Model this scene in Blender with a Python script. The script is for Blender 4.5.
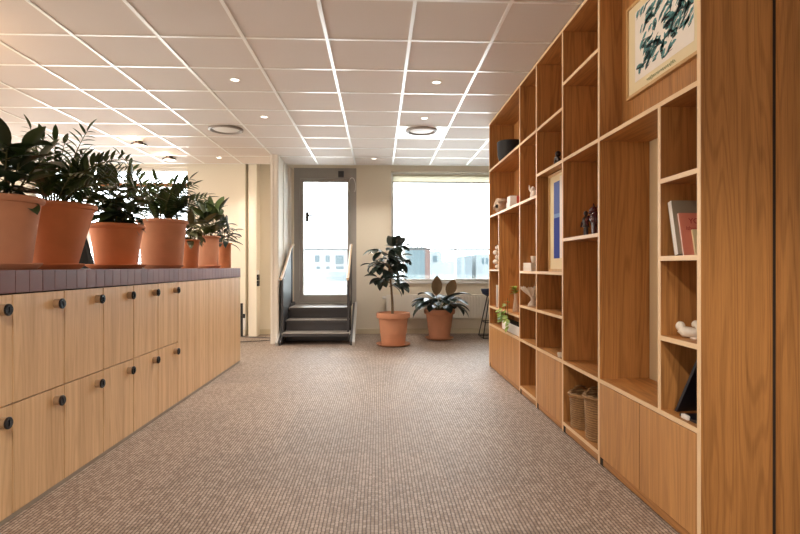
import bpy, bmesh, math, random
from mathutils import Vector, Matrix
PI = math.pi
for o in list(bpy.data.objects):
    bpy.data.objects.remove(o, do_unlink=True)
S = bpy.context.scene
C = S.collection

# ------------------------------------------------------------------ camera, world, light, exposure
F = 540.0
EYE = 1.13
YAW = math.atan(21.5 / F)
cs, sn = math.cos(YAW), math.sin(YAW)
cam = bpy.data.cameras.new('camera')
cam.sensor_width = 36.0
cam.lens = F / 800 * 36
cam.clip_start = 0.05
cam.clip_end = 500
camo = bpy.data.objects.new('camera', cam)
camo.location = (0, 0, EYE)
camo.rotation_euler = (PI / 2, 0, -YAW)
C.objects.link(camo)
S.camera = camo

w = bpy.data.worlds.new('world')
S.world = w
w.use_nodes = True
bg = w.node_tree.nodes['Background']
bg.inputs['Color'].default_value = (0.91, 0.96, 1.0, 1)
bg.inputs['Strength'].default_value = 8.5

S.view_settings.view_transform = 'Standard'
S.view_settings.look = 'None'
S.view_settings.gamma = 1
S.view_settings.use_curve_mapping = False
S.view_settings.exposure = -0.06


def area(name, loc, rot, sx, sy, power, col=(1, 1, 1), portal=False):
    l = bpy.data.lights.new(name, 'AREA')
    l.shape = 'RECTANGLE'
    l.size = sx
    l.size_y = sy
    l.energy = power
    l.color = col
    o = bpy.data.objects.new(name, l)
    o.location = loc
    o.rotation_euler = rot
    C.objects.link(o)
    if portal:
        l.cycles.is_portal = True
    return o


# far facade daylight (portals on the sky), plus area lights added left and behind
area('facade_portal', (1.42, 9.5, 1.75), (-PI / 2, 0, 0), 2.4, 1.8, 1, portal=True)
area('facade_portal', (-0.905, 9.5, 1.62), (-PI / 2, 0, 0), 0.9, 2.1, 1, portal=True)
area('facade_portal', (-4.52, 9.5, 1.85), (-PI / 2, 0, 0), 2.6, 1.95, 1, portal=True)
area('assumed_left_light', (-7.9, 4.0, 1.4), (0, -PI / 2, 0), 1.3, 8.0, 370, (1.0, 0.91, 0.79))  # assumed daylight from the left, area light added before a solid wall
area('assumed_rear_light', (-1.6, -2.9, 1.7), (PI / 2, 0, 0), 6.0, 1.9, 24, (1.0, 0.96, 0.90))  # area light added at the closed rear wall for assumed daylight
sun = bpy.data.lights.new('sun', 'SUN')
sun.energy = 30
sun.angle = 0.01
sun.color = (1.0, 0.97, 0.92)
suno = bpy.data.objects.new('sun', sun)
suno.rotation_euler = Vector((-0.80, -0.05, -0.60)).to_track_quat('-Z', 'Y').to_euler()
C.objects.link(suno)


# ------------------------------------------------------------------ measuring helpers
def Yx(X, px):
    a = (px - 400.0) / F
    return X * (cs - a * sn) / (sn + a * cs)


def Xy(Y, px):
    a = (px - 400.0) / F
    return Y * (sn + a * cs) / (cs - a * sn)


def Zat(X, Y, py):
    return EYE + (267.0 - py) * (X * sn + Y * cs) / F


# ------------------------------------------------------------------ materials
def srgb(r, g, b):
    f = lambda c: (c / 255) / 12.92 if c / 255 <= 0.04045 else ((c / 255 + 0.055) / 1.055) ** 2.4
    return (f(r), f(g), f(b), 1)


class NT:
    def __init__(s, name):
        s.m = bpy.data.materials.new(name)
        s.m.use_nodes = True
        s.t = s.m.node_tree
        s.b = s.t.nodes['Principled BSDF']

    def n(s, ty, **kw):
        x = s.t.nodes.new(ty)
        for k, v in kw.items():
            setattr(x, k, v)
        return x

    def l(s, a, b):
        s.t.links.new(a, b)

    def math(s, op, a, b=None, clamp=False):
        x = s.n('ShaderNodeMath', operation=op, use_clamp=clamp)
        for i, v in enumerate((a, b)):
            if v is None:
                continue
            if isinstance(v, (int, float)):
                x.inputs[i].default_value = v
            else:
                s.l(v, x.inputs[i])
        return x.outputs[0]

    def mix(s, f, a, b):
        x = s.n('ShaderNodeMix', data_type='RGBA')
        for i, v in ((0, f), (6, a), (7, b)):
            if hasattr(v, 'is_output'):
                s.l(v, x.inputs[i])
            else:
                x.inputs[i].default_value = v
        return x.outputs[2]

    def noise(s, vec, scale, detail=3, rough=0.5):
        x = s.n('ShaderNodeTexNoise')
        x.inputs['Scale'].default_value = scale
        x.inputs['Detail'].default_value = detail
        x.inputs['Roughness'].default_value = rough
        if vec is not None:
            s.l(vec, x.inputs['Vector'])
        return x.outputs[0]

    def ramp(s, fac, lo, hi):
        x = s.n('ShaderNodeMapRange')
        x.inputs[1].default_value = lo
        x.inputs[2].default_value = hi
        s.l(fac, x.inputs[0])
        return x.outputs[0]

    def bump(s, h, strength, dist=0.002):
        x = s.n('ShaderNodeBump')
        x.inputs['Strength'].default_value = strength
        x.inputs['Distance'].default_value = dist
        s.l(h, x.inputs['Height'])
        s.l(x.outputs[0], s.b.inputs['Normal'])


def plain(name, col, rough=0.5, metal=0.0, var=0.06, scale=30, spec=0.5, bump=0.0):
    m = NT(name)
    tc = m.n('ShaderNodeTexCoord')
    nz = m.noise(tc.outputs['Object'], scale, 3)
    d = tuple(c * (1 - var) for c in col[:3]) + (1,)
    e = tuple(min(1, c * (1 + var)) for c in col[:3]) + (1,)
    m.l(m.mix(nz, d, e), m.b.inputs['Base Color'])
    m.b.inputs['Roughness'].default_value = rough
    m.b.inputs['Metallic'].default_value = metal
    m.b.inputs['Specular IOR Level'].default_value = spec
    if bump:
        m.bump(nz, bump)
    return m.m


def emit(name, col, strength):
    m = NT(name)
    m.b.inputs['Base Color'].default_value = col
    m.b.inputs['Emission Color'].default_value = col
    m.b.inputs['Emission Strength'].default_value = strength
    return m.m


def wood(name, light, dark, axis='z', rough=0.42, cathedral=0.5, fine=0.5, along=0.4, across=6.0):
    """oak veneer: contour lines of a stretched noise (cathedral grain) plus fine pores along the grain"""
    m = NT(name)
    tc = m.n('ShaderNodeTexCoord')
    oi = m.n('ShaderNodeObjectInfo')
    off = m.n('ShaderNodeVectorMath', operation='MULTIPLY_ADD')
    comb = m.n('ShaderNodeCombineXYZ')
    for k, f in enumerate((37.0, 53.0, 29.0)):
        m.l(m.math('MULTIPLY', oi.outputs['Random'], f), comb.inputs[k])
    m.l(comb.outputs[0], off.inputs[2])
    m.l(tc.outputs['Object'], off.inputs[0])
    off.inputs[1].default_value = (1, 1, 1)
    P = off.outputs[0]

    def stretched(across, along):
        mp = m.n('ShaderNodeMapping')
        sc = {'z': (across, across, along), 'y': (across, along, across), 'x': (along, across, across)}[axis]
        mp.inputs['Scale'].default_value = sc
        m.l(P, mp.inputs['Vector'])
        return mp.outputs[0]
    base = m.noise(stretched(across, along), 1.0, 2, 0.45)
    ring = m.math('SINE', m.math('MULTIPLY', base, 95.0))
    ring = m.ramp(m.math('SINE', m.math('MULTIPLY', base, 95.0)), 0.1, 1.0)
    pores = m.noise(stretched(230.0, 5.0), 1.0, 3, 0.6)
    pores = m.ramp(pores, 0.42, 0.72)
    strip = m.noise(stretched(22.0, 0.25), 1.0, 2, 0.5)
    f = m.math('ADD', m.math('MULTIPLY', ring, 0.42 * cathedral), m.math('MULTIPLY', pores, 0.5 * fine))
    f = m.math('ADD', f, m.math('MULTIPLY', m.ramp(strip, 0.3, 0.75), 0.35), True)
    m.l(m.mix(f, light, dark), m.b.inputs['Base Color'])
    m.b.inputs['Roughness'].default_value = rough
    m.b.inputs['Specular IOR Level'].default_value = 0.4
    m.bump(pores, 0.12, 0.0006)
    return m.m


M = {}
OL, OD = srgb(200, 142, 82), srgb(100, 58, 26)
M['oak'] = wood('oak_veneer', OL, OD, 'z', cathedral=0.5)
M['oak_bold'] = wood('oak_crown_veneer', OL, OD, 'z', cathedral=0.5, along=0.45, across=7.0)
M['oak_lit'] = wood('oak_veneer_lit', srgb(214, 160, 100), srgb(140, 90, 46), 'z', cathedral=0.4)  # same oak as the carcass, lightened to stand for light on the doors
M['oak_flat'] = wood('oak_shelf', OL, OD, 'y', cathedral=0.5)
M['oak_edge'] = wood('oak_edging', srgb(244, 214, 174), srgb(224, 186, 140), 'z', cathedral=0.2)
M['oak_edge_flat'] = wood('oak_edging_flat', srgb(244, 214, 174), srgb(224, 186, 140), 'y', cathedral=0.2)
M['locker_oak'] = wood('locker_oak', srgb(238, 202, 156), srgb(174, 126, 78), 'z', cathedral=0.35)
M['brown_wood'] = wood('brown_wood', srgb(170, 112, 66), srgb(128, 80, 44), 'x', cathedral=0.2)
M['frame_oak'] = wood('frame_oak', srgb(214, 176, 124), srgb(180, 136, 84), 'z', cathedral=0.1)
M['wall'] = plain('wall_paint', srgb(238, 229, 212), 0.85, var=0.02, scale=60)
M['white_wall'] = plain('partition_paint', srgb(242, 236, 226), 0.7, var=0.02, scale=60)
M['base_paint'] = plain('skirting_paint', srgb(222, 210, 184), 0.5, var=0.02)
M['tile'] = plain('ceiling_tile', srgb(222, 212, 205), 0.7, var=0.03, scale=220)
M['tbar'] = plain('ceiling_bar', srgb(250, 249, 247), 0.3, 0.35, var=0.01)
M['white'] = plain('white_lacquer', srgb(240, 238, 234), 0.4, var=0.02)
M['ring'] = plain('vent_ring', srgb(150, 142, 136), 0.4, var=0.03)
M['terracotta'] = plain('terracotta', srgb(210, 134, 90), 0.75, var=0.16, scale=9, bump=0.05)
M['terracotta_pale'] = plain('terracotta_dusty', srgb(200, 142, 110), 0.8, var=0.16, scale=8, bump=0.05)
M['soil'] = plain('soil', srgb(58, 42, 32), 0.95, var=0.5, scale=90, bump=0.8)
M['pebble'] = plain('pale_pebbles', srgb(200, 190, 178), 0.8, var=0.4, scale=120, bump=0.8)
M['black'] = plain('black_plastic', srgb(26, 27, 30), 0.4, var=0.1)
M['dark_metal'] = plain('dark_steel', srgb(74, 74, 78), 0.45, 0.2, var=0.05)
M['door_grey'] = plain('grey_door_paint', srgb(168, 164, 158), 0.5, var=0.03)
M['tread'] = plain('stair_tread', srgb(176, 168, 162), 0.3, var=0.05)
M['handrail'] = plain('pale_handrail', srgb(222, 196, 168), 0.4, var=0.05)
M['steel'] = plain('brushed_steel', srgb(200, 200, 200), 0.3, 0.8, var=0.05)
M['strip'] = plain('grey_strip', srgb(168, 156, 140), 0.5, 0.0, var=0.04)
M['dark'] = plain('dark_parts_and_shade', srgb(44, 32, 26), 0.8, var=0.1)
M['grout'] = plain('grout', srgb(150, 122, 114), 0.9, var=0.05)
M['brass'] = plain('lock_ring', srgb(176, 150, 122), 0.35, 0.3, var=0.05)
M['lock_face'] = plain('lock_face', srgb(24, 28, 36), 0.25, var=0.1)
M['black_cloth'] = plain('black_cloth', srgb(14, 14, 16), 0.9, var=0.1)
M['navy'] = plain('navy_seat', srgb(34, 44, 72), 0.6, var=0.08)
M['cream'] = plain('cream_card', srgb(232, 216, 178), 0.8, var=0.02)
M['cream_back'] = plain('cream_back_paint', srgb(222, 200, 160), 0.85, var=0.02)
M['paper'] = plain('print_paper', srgb(240, 232, 222), 0.85, var=0.02)
M['teal'] = plain('teal_ink', srgb(92, 146, 148), 0.8, var=0.2, scale=40)
M['ink'] = plain('black_ink', srgb(40, 42, 46), 0.8, var=0.2)
M['green_ink'] = plain('green_ink', srgb(120, 140, 104), 0.8, var=0.1)
M['ceramic'] = plain('white_ceramic', srgb(232, 222, 208), 0.35, var=0.03)
M['stone'] = plain('speckled_ceramic', srgb(196, 176, 156), 0.6, var=0.25, scale=60)
M['bowl'] = plain('black_stoneware', srgb(22, 24, 28), 0.6, var=0.1)
M['oxblood'] = plain('oxblood_glaze', srgb(66, 20, 26), 0.15, var=0.15)
M['bronze'] = plain('dark_bronze', srgb(50, 38, 34), 0.35, 0.4, var=0.2)
M['pink'] = plain('pink_cover', srgb(222, 138, 116), 0.7, var=0.05)
M['red_ink'] = plain('red_ink', srgb(176, 50, 52), 0.7, var=0.05)
M['grey_cover'] = plain('grey_cover', srgb(148, 138, 120), 0.7, var=0.08)
M['pages'] = plain('book_pages', srgb(226, 218, 204), 0.9, var=0.06, scale=90)
M['pale_yellow'] = plain('pale_yellow_cover', srgb(238, 224, 178), 0.7, var=0.04)
M['red_cover'] = plain('red_cover', srgb(196, 78, 52), 0.6, var=0.05)
M['white_cover'] = plain('white_cover', srgb(234, 230, 226), 0.6, var=0.03)
M['dark_cover'] = plain('dark_navy_cover', srgb(26, 26, 36), 0.45, var=0.15)
M['blue_sky'] = plain('blue_print', srgb(92, 112, 176), 0.8, var=0.06)
M['blue_sea'] = plain('deep_blue_print', srgb(40, 62, 150), 0.8, var=0.06)
M['blue_mid'] = plain('pale_blue_print', srgb(130, 160, 205), 0.8, var=0.06)
M['stem'] = plain('plant_stem', srgb(86, 84, 48), 0.7, var=0.2)
M['bark'] = plain('bark', srgb(112, 92, 68), 0.85, var=0.25, scale=60)
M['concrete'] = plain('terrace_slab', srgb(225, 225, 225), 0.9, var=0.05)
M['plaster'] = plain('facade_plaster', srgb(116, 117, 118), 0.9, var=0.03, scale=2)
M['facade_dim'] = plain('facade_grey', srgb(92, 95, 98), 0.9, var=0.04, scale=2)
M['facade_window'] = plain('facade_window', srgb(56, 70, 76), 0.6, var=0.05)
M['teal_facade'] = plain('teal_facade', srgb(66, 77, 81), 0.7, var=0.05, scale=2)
M['red_facade'] = plain('brick_red_facade', srgb(84, 60, 55), 0.8, var=0.06, scale=3)
M['roof_dark'] = plain('roof_edge', srgb(36, 39, 42), 0.7, var=0.05)
M['lamp'] = emit('downlight_glow', (1.0, 0.9, 0.78, 1), 4.0)
M['disc_glow'] = emit('disc_lamp_glow', (1.0, 0.80, 0.58, 1), 3.0)


def leafmat(name, a, b, rough=0.35):
    m = NT(name)
    geo = m.n('ShaderNodeNewGeometry')
    tc = m.n('ShaderNodeTexCoord')
    nz = m.noise(tc.outputs['Object'], 14, 2)
    f = m.math('ADD', m.math('MULTIPLY', geo.outputs['Random Per Island'], 0.7), m.math('MULTIPLY', nz, 0.3), True)
    m.l(m.mix(f, a, b), m.b.inputs['Base Color'])
    m.b.inputs['Roughness'].default_value = rough
    m.b.inputs['Specular IOR Level'].default_value = 0.5
    return m.m


M['leaf_dark'] = leafmat('rubber_leaf', srgb(30, 46, 28), srgb(66, 88, 48))
M['leaf_black'] = leafmat('dark_rubber_leaf', srgb(28, 40, 38), srgb(58, 74, 64), 0.3)
M['leaf_mid'] = leafmat('broad_leaf', srgb(34, 50, 28), srgb(78, 98, 50))
M['leaf_zz'] = leafmat('zz_leaflet', srgb(34, 50, 28), srgb(76, 98, 50), 0.3)
M['leaf_olive'] = leafmat('olive_leaf', srgb(52, 62, 34), srgb(112, 104, 62), 0.45)
M['leaf_lime'] = leafmat('trailing_leaf', srgb(110, 140, 50), srgb(160, 180, 80), 0.45)
M['leaf_brown'] = leafmat('bronze_leaf', srgb(96, 78, 52), srgb(130, 104, 70), 0.5)


def glassmat(name, tint, refl=1.0):
    m = NT(name)
    for n in list(m.t.nodes):
        if n.type == 'BSDF_PRINCIPLED':
            m.t.nodes.remove(n)
    out = [n for n in m.t.nodes if n.type == 'OUTPUT_MATERIAL'][0]
    tr = m.n('ShaderNodeBsdfTransparent')
    tr.inputs['Color'].default_value = tint
    gl = m.n('ShaderNodeBsdfGlossy')
    gl.inputs['Roughness'].default_value = 0.02
    fr = m.n('ShaderNodeFresnel')
    fr.inputs['IOR'].default_value = 1.45
    mx = m.n('ShaderNodeMixShader')
    m.l(m.math('MULTIPLY', fr.outputs[0], refl), mx.inputs[0])
    m.l(tr.outputs[0], mx.inputs[1])
    m.l(gl.outputs[0], mx.inputs[2])
    m.l(mx.outputs[0], out.inputs[0])
    return m.m


def blindmat():
    m = NT('blind_fabric')
    m.b.inputs['Base Color'].default_value = srgb(232, 224, 206)
    m.b.inputs['Roughness'].default_value = 0.9
    out = [n for n in m.t.nodes if n.type == 'OUTPUT_MATERIAL'][0]
    tl_ = m.n('ShaderNodeBsdfTranslucent')
    tl_.inputs['Color'].default_value = srgb(226, 222, 208)
    mx = m.n('ShaderNodeMixShader')
    mx.inputs[0].default_value = 0.75
    m.l(m.b.outputs[0], mx.inputs[1])
    m.l(tl_.outputs[0], mx.inputs[2])
    m.l(mx.outputs[0], out.inputs[0])
    return m.m


M['blind'] = blindmat()
M['glass'] = glassmat('window_glass', (0.97, 0.985, 0.98, 1))
M['rail_glass'] = glassmat('balustrade_glass', (0.84, 0.90, 0.92, 1))


def carpet():
    """ribbed loop-pile carpet squares: ribs along the room, each loop with its own tone"""
    m = NT('woven_carpet')
    tc = m.n('ShaderNodeTexCoord')
    wob = m.noise(tc.outputs['Object'], 45, 2)
    sep = m.n('ShaderNodeSeparateXYZ')
    m.l(tc.outputs['Object'], sep.inputs[0])
    wv = m.math('MULTIPLY', m.math('SUBTRACT', wob, 0.5), 0.5)
    u = m.math('ADD', m.math('DIVIDE', sep.outputs[0], 0.0175), wv)
    row = m.math('FLOOR', u)
    fu = m.math('FRACT', u)
    wr = m.n('ShaderNodeTexWhiteNoise', noise_dimensions='1D')
    m.l(row, wr.inputs['W'])
    v = m.math('ADD', m.math('ADD', m.math('DIVIDE', sep.outputs[1], 0.024), wr.outputs[0]), wv)
    lp = m.math('FRACT', v)
    cc = m.n('ShaderNodeCombineXYZ')
    m.l(row, cc.inputs[0])
    m.l(m.math('FLOOR', v), cc.inputs[1])
    wl = m.n('ShaderNodeTexWhiteNoise', noise_dimensions='2D')
    m.l(cc.outputs[0], wl.inputs['Vector'])
    hump = lambda f, p: m.math('SUBTRACT', 1.0, m.math('POWER', m.math('ABSOLUTE', m.math('SUBTRACT', m.math('MULTIPLY', f, 2.0), 1.0)), p))
    h = m.math('MULTIPLY', hump(fu, 2.2), m.math('ADD', m.math('MULTIPLY', hump(lp, 3.0), 0.5), 0.5))
    loopc = m.mix(wl.outputs[0], srgb(155, 135, 120), srgb(196, 178, 164))
    col = m.mix(m.ramp(h, 0.05, 0.8), srgb(66, 49, 39), loopc)
    # patches of flatter, darker pile and the half metre squares
    big = m.ramp(m.noise(tc.outputs['Object'], 2.2, 4, 0.6), 0.3, 0.7)
    sq = m.n('ShaderNodeTexBrick')
    sq.offset = 0.0
    for k_, v_ in (('Scale', 1.0), ('Brick Width', 0.5), ('Row Height', 0.5), ('Mortar Size', 0.0025), ('Mortar Smooth', 0.4)):
        sq.inputs[k_].default_value = v_
    sq.inputs['Color1'].default_value = (0.86, 0.86, 0.86, 1)
    sq.inputs['Color2'].default_value = (1.02, 1.01, 1.0, 1)
    sq.inputs['Mortar'].default_value = (0.74, 0.74, 0.74, 1)
    mp2 = m.n('ShaderNodeMapping')
    mp2.inputs['Location'].default_value = (0.13, 0.21, 0)
    m.l(tc.outputs['Object'], mp2.inputs['Vector'])
    m.l(mp2.outputs[0], sq.inputs['Vector'])
    mul = m.n('ShaderNodeMix', data_type='RGBA', blend_type='MULTIPLY')
    mul.inputs[0].default_value = 1.0
    m.l(col, mul.inputs[6])
    m.l(m.mix(big, (0.92, 0.92, 0.92, 1), (1.0, 1.0, 1.0, 1)), mul.inputs[7])
    mul2 = m.n('ShaderNodeMix', data_type='RGBA', blend_type='MULTIPLY')
    mul2.inputs[0].default_value = 1.0
    m.l(mul.outputs[2], mul2.inputs[6])
    m.l(sq.outputs['Color'], mul2.inputs[7])
    m.l(mul2.outputs[2], m.b.inputs['Base Color'])
    m.b.inputs['Roughness'].default_value = 0.55
    m.b.inputs['Specular IOR Level'].default_value = 0.5
    m.bump(h, 0.35, 0.003)
    return m.m


M['carpet'] = carpet()


def glazed():
    m = NT('glazed_tile')
    geo = m.n('ShaderNodeNewGeometry')
    m.l(m.mix(geo.outputs['Random Per Island'], srgb(108, 64, 58), srgb(124, 78, 70)), m.b.inputs['Base Color'])
    m.b.inputs['Specular IOR Level'].default_value = 0.3
    m.b.inputs['Roughness'].default_value = 0.42
    return m.m


M['glazed'] = glazed()


def wicker():
    m = NT('woven_wicker')
    tc = m.n('ShaderNodeTexCoord')
    nz = m.noise(tc.outputs['Object'], 70, 3)
    wv = m.n('ShaderNodeTexWave', wave_type='BANDS', bands_direction='Z')
    wv.inputs['Scale'].default_value = 22
    wv.inputs['Distortion'].default_value = 3
    wv.inputs['Detail'].default_value = 2
    m.l(tc.outputs['Object'], wv.inputs['Vector'])
    f = m.math('MULTIPLY_ADD', wv.outputs['Fac'], 0.6)
    f = m.math('ADD', m.math('MULTIPLY', wv.outputs['Fac'], 0.5), m.math('MULTIPLY', nz, 0.5), True)
    m.l(m.mix(f, srgb(96, 66, 40), srgb(186, 146, 98)), m.b.inputs['Base Color'])
    m.b.inputs['Roughness'].default_value = 0.8
    m.bump(f, 0.6, 0.004)
    return m.m


M['wicker'] = wicker()


# ------------------------------------------------------------------ mesh builder
class MB:
    def __init__(s):
        s.bm = bmesh.new()
        s.smooth = False

    def box(s, x0, x1, y0, y1, z0, z1, bev=0.0):
        r = bmesh.ops.create_cube(s.bm, size=1.0)
        vs = r['verts']
        for v in vs:
            v.co = Vector(((x0 + x1) / 2 + v.co.x * (x1 - x0), (y0 + y1) / 2 + v.co.y * (y1 - y0), (z0 + z1) / 2 + v.co.z * (z1 - z0)))
        if bev:
            es = list({e for v in vs for e in v.link_edges})
            bmesh.ops.bevel(s.bm, geom=es, offset=bev, segments=2, affect='EDGES', profile=0.5)
        return s

    def hexa(s, pts):
        """eight corners: bottom four then top four, same order"""
        v = [s.bm.verts.new(p) for p in pts]
        for f in ((3, 2, 1, 0), (4, 5, 6, 7), (0, 1, 5, 4), (1, 2, 6, 5), (2, 3, 7, 6), (3, 0, 4, 7)):
            s.bm.faces.new([v[i] for i in f])
        return s

    def prism(s, pts, d):
        """polygon extruded along vector d"""
        d = Vector(d)
        a = [s.bm.verts.new(p) for p in pts]
        b = [s.bm.verts.new(Vector(p) + d) for p in pts]
        n = len(a)
        s.bm.faces.new(a)
        s.bm.faces.new(b[::-1])
        for i in range(n):
            j = (i + 1) % n
            s.bm.faces.new((a[j], a[i], b[i], b[j]))
        bmesh.ops.recalc_face_normals(s.bm, faces=s.bm.faces[:])
        return s

    def tube(s, pts, r, seg=8, cap=True):
        pts = [Vector(p) for p in pts]
        n = len(pts)
        rr = r if isinstance(r, (list, tuple)) else [r] * n
        rings = []
        ref = None
        for i, p in enumerate(pts):
            t = (pts[min(i + 1, n - 1)] - pts[max(i - 1, 0)])
            if t.length < 1e-9:
                t = Vector((0, 0, 1))
            t.normalize()
            if ref is None:
                ref = Vector((1, 0, 0)) if abs(t.x) < 0.9 else Vector((0, 1, 0))
            u = ref - t * ref.dot(t)
            if u.length < 1e-4:
                u = Vector((0, 1, 0)) - t * t.y
            u.normalize()
            ref = u
            v = t.cross(u)
            rings.append([s.bm.verts.new(p + (u * math.cos(2 * PI * k / seg) + v * math.sin(2 * PI * k / seg)) * rr[i]) for k in range(seg)])
        for a, b in zip(rings, rings[1:]):
            for k in range(seg):
                j = (k + 1) % seg
                s.bm.faces.new((a[k], a[j], b[j], b[k]))
        if cap:
            s.bm.faces.new(rings[0][::-1])
            s.bm.faces.new(rings[-1])
        return s

    def lathe(s, c, prof, seg=40, close=True, axis='z'):
        """profile of (radius, height) pairs about a vertical axis at c; radius 0 closes to a point"""
        c = Vector(c)
        rings = []
        for r, z in prof:
            if r <= 1e-6:
                rings.append([s.bm.verts.new(s._ax(c, 0, 0, z, axis))])
            else:
                rings.append([s.bm.verts.new(s._ax(c, r * math.cos(2 * PI * k / seg), r * math.sin(2 * PI * k / seg), z, axis)) for k in range(seg)])
        for a, b in zip(rings, rings[1:]):
            for k in range(seg):
                j = (k + 1) % seg
                if len(a) == 1 and len(b) == 1:
                    continue
                if len(a) == 1:
                    s.bm.faces.new((a[0], b[j], b[k]))
                elif len(b) == 1:
                    s.bm.faces.new((a[k], a[j], b[0]))
                else:
                    s.bm.faces.new((a[k], a[j], b[j], b[k]))
        return s

    def _ax(s, c, a, b, z, axis):
        if axis == 'z':
            return c + Vector((a, b, z))
        if axis == 'x':
            return c + Vector((z, a, b))
        return c + Vector((a, z, b))

    def blob(s, c, rx, ry, rz, seg=16, rings=10):
        c = Vector(c)
        prof = []
        r = bmesh.ops.create_uvsphere(s.bm, u_segments=seg, v_segments=rings, radius=1.0)
        for v in r['verts']:
            v.co = c + Vector((v.co.x * rx, v.co.y * ry, v.co.z * rz))
        return s

    def leaf(s, p, d, up, L, W, droop=0.5, fold=0.15, n=7, tip=1.0, broad=0.5):
        """a leaf blade: starts at p along d, face normal near up, bending down by droop radians, folded at the midrib"""
        p = Vector(p)
        d = Vector(d).normalized()
        up = Vector(up)
        side = d.cross(up)
        if side.length < 1e-3:
            side = d.cross(Vector((1, 0.3, 0)))
        side.normalize()
        nrm = side.cross(d).normalized()
        rows = []
        step = L / n
        for i in range(n + 1):
            t = i / n
            wv = math.sin(PI * min(1, t ** (0.62 + 0.5 * broad)) ) ** 0.75 if 0 < t < 1 else 0.0
            hw = 0.5 * W * wv
            if i == 0:
                hw = 0.04 * W
            if i == n:
                hw = 0.0
            lift = nrm * (fold * hw)
            if hw > 0:
                rows.append([s.bm.verts.new(p - side * hw + lift), s.bm.verts.new(p - side * hw * 0.5 + lift * 0.35), s.bm.verts.new(p),
                             s.bm.verts.new(p + side * hw * 0.5 + lift * 0.35), s.bm.verts.new(p + side * hw + lift)])
            else:
                rows.append([s.bm.verts.new(p)])
            ang = -droop / n
            R = Matrix.Rotation(ang, 3, side)
            d = (R @ d).normalized()
            nrm = (R @ nrm).normalized()
            p = p + d * step
        for a, b in zip(rows, rows[1:]):
            if len(b) == 1:
                for k in range(4):
                    s.bm.faces.new((a[k], a[k + 1], b[0]))
            else:
                for k in range(4):
                    s.bm.faces.new((a[k], a[k + 1], b[k + 1], b[k]))
        return s

    def build(s, name, mat, parent=None, smooth=False, origin=None):
        me = bpy.data.meshes.new(name)
        off = Vector(origin) if origin is not None else (Vector(parent['_o']) if parent is not None and '_o' in parent else Vector((0, 0, 0)))
        if off.length:
            bmesh.ops.translate(s.bm, verts=s.bm.verts[:], vec=-off)
        if smooth:
            for f in s.bm.faces:
                f.smooth = True
        s.bm.to_mesh(me)
        s.bm.free()
        me.materials.append(mat)
        o = bpy.data.objects.new(name, me)
        C.objects.link(o)
        if parent is not None:
            o.parent = parent
            o['_o'] = tuple(off)
        else:
            o.location = off
            o['_o'] = tuple(off)
        if smooth:
            try:
                me.set_sharp_from_angle(angle=math.radians(40))
            except Exception:
                pass
        return o


def thing(name, label, cat, loc, group=None):
    o = bpy.data.objects.new(name, None)
    C.objects.link(o)
    o.empty_display_size = 0.1
    o.location = loc
    o['_o'] = tuple(loc)
    o['label'] = label
    o['category'] = cat
    if group:
        o['group'] = group
    return o


def tag(o, label, cat, group=None):
    o['label'] = label
    o['category'] = cat
    if group:
        o['group'] = group
    return o


def struct(o):
    o['kind'] = 'structure'
    return o


def dup(root, loc, label, group=None):
    r = root.copy()
    C.objects.link(r)
    r.location = loc
    r['label'] = label
    if group:
        r['group'] = group
    for ch in list(root.children):
        c = ch.copy()
        C.objects.link(c)
        c.parent = r
        for g in list(ch.children):
            d = g.copy()
            C.objects.link(d)
            d.parent = c
    return r


def wall_with_holes(x0, x1, z0, z1, y0, y1, holes):
    """wall in the XZ plane between y0 and y1 with rectangular openings (hx0,hx1,hz0,hz1)"""
    mb = MB()
    xs = sorted({x0, x1} | {h[0] for h in holes} | {h[1] for h in holes})
    for a, b in zip(xs, xs[1:]):
        hz = [h for h in holes if h[0] <= a + 1e-6 and h[1] >= b - 1e-6]
        z = z0
        for h in sorted(hz, key=lambda q: q[2]):
            if h[2] > z + 1e-6:
                mb.box(a, b, y0, y1, z, h[2])
            z = h[3]
        if z < z1 - 1e-6:
            mb.box(a, b, y0, y1, z, z1)
    return mb


# ------------------------------------------------------------------ the room
CEIL = EYE + 1.653
WY = 9.15                       # inner face of the far wall
CY = 8.734                      # the ceiling stops here, a blind pocket runs along the wall
XL, XR, YB = -8.0, 5.0, -3.0
SX = 1.266                      # front of the shelving
SD = 0.295                      # its depth
LX = -1.64                      # front of the lockers

struct(MB().box(XL, XR, YB, WY, -0.1, 0).build('floor', M['carpet']))
c = struct(MB().box(XL, XR, YB, CY, CEIL, CEIL + 0.05).build('ceiling', M['tile']))
g = MB()
k = -14
while 0.227 + 0.6 * k < XR:
    x = 0.227 + 0.6 * k
    if x > XL:
        g.box(x - 0.012, x + 0.012, YB, CY - 0.001, CEIL - 0.005, CEIL + 0.002)
    k += 1
k = -11
while 3.934 + 0.6 * k < CY + 0.01:
    y = 3.934 + 0.6 * k
    g.box(XL, XR, y - 0.012, y + 0.012, CEIL - 0.0045, CEIL + 0.002)
    k += 1
g.build('ceiling_grid', M['tbar'], c)
# blind pocket above the window wall
struct(MB().box(XL, XR, CY - 0.02, CY, CEIL + 0.05, 3.3).box(XL, XR, CY - 0.02, WY + 0.3, 3.3, 3.34).build('trim_1', M['white']))

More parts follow.
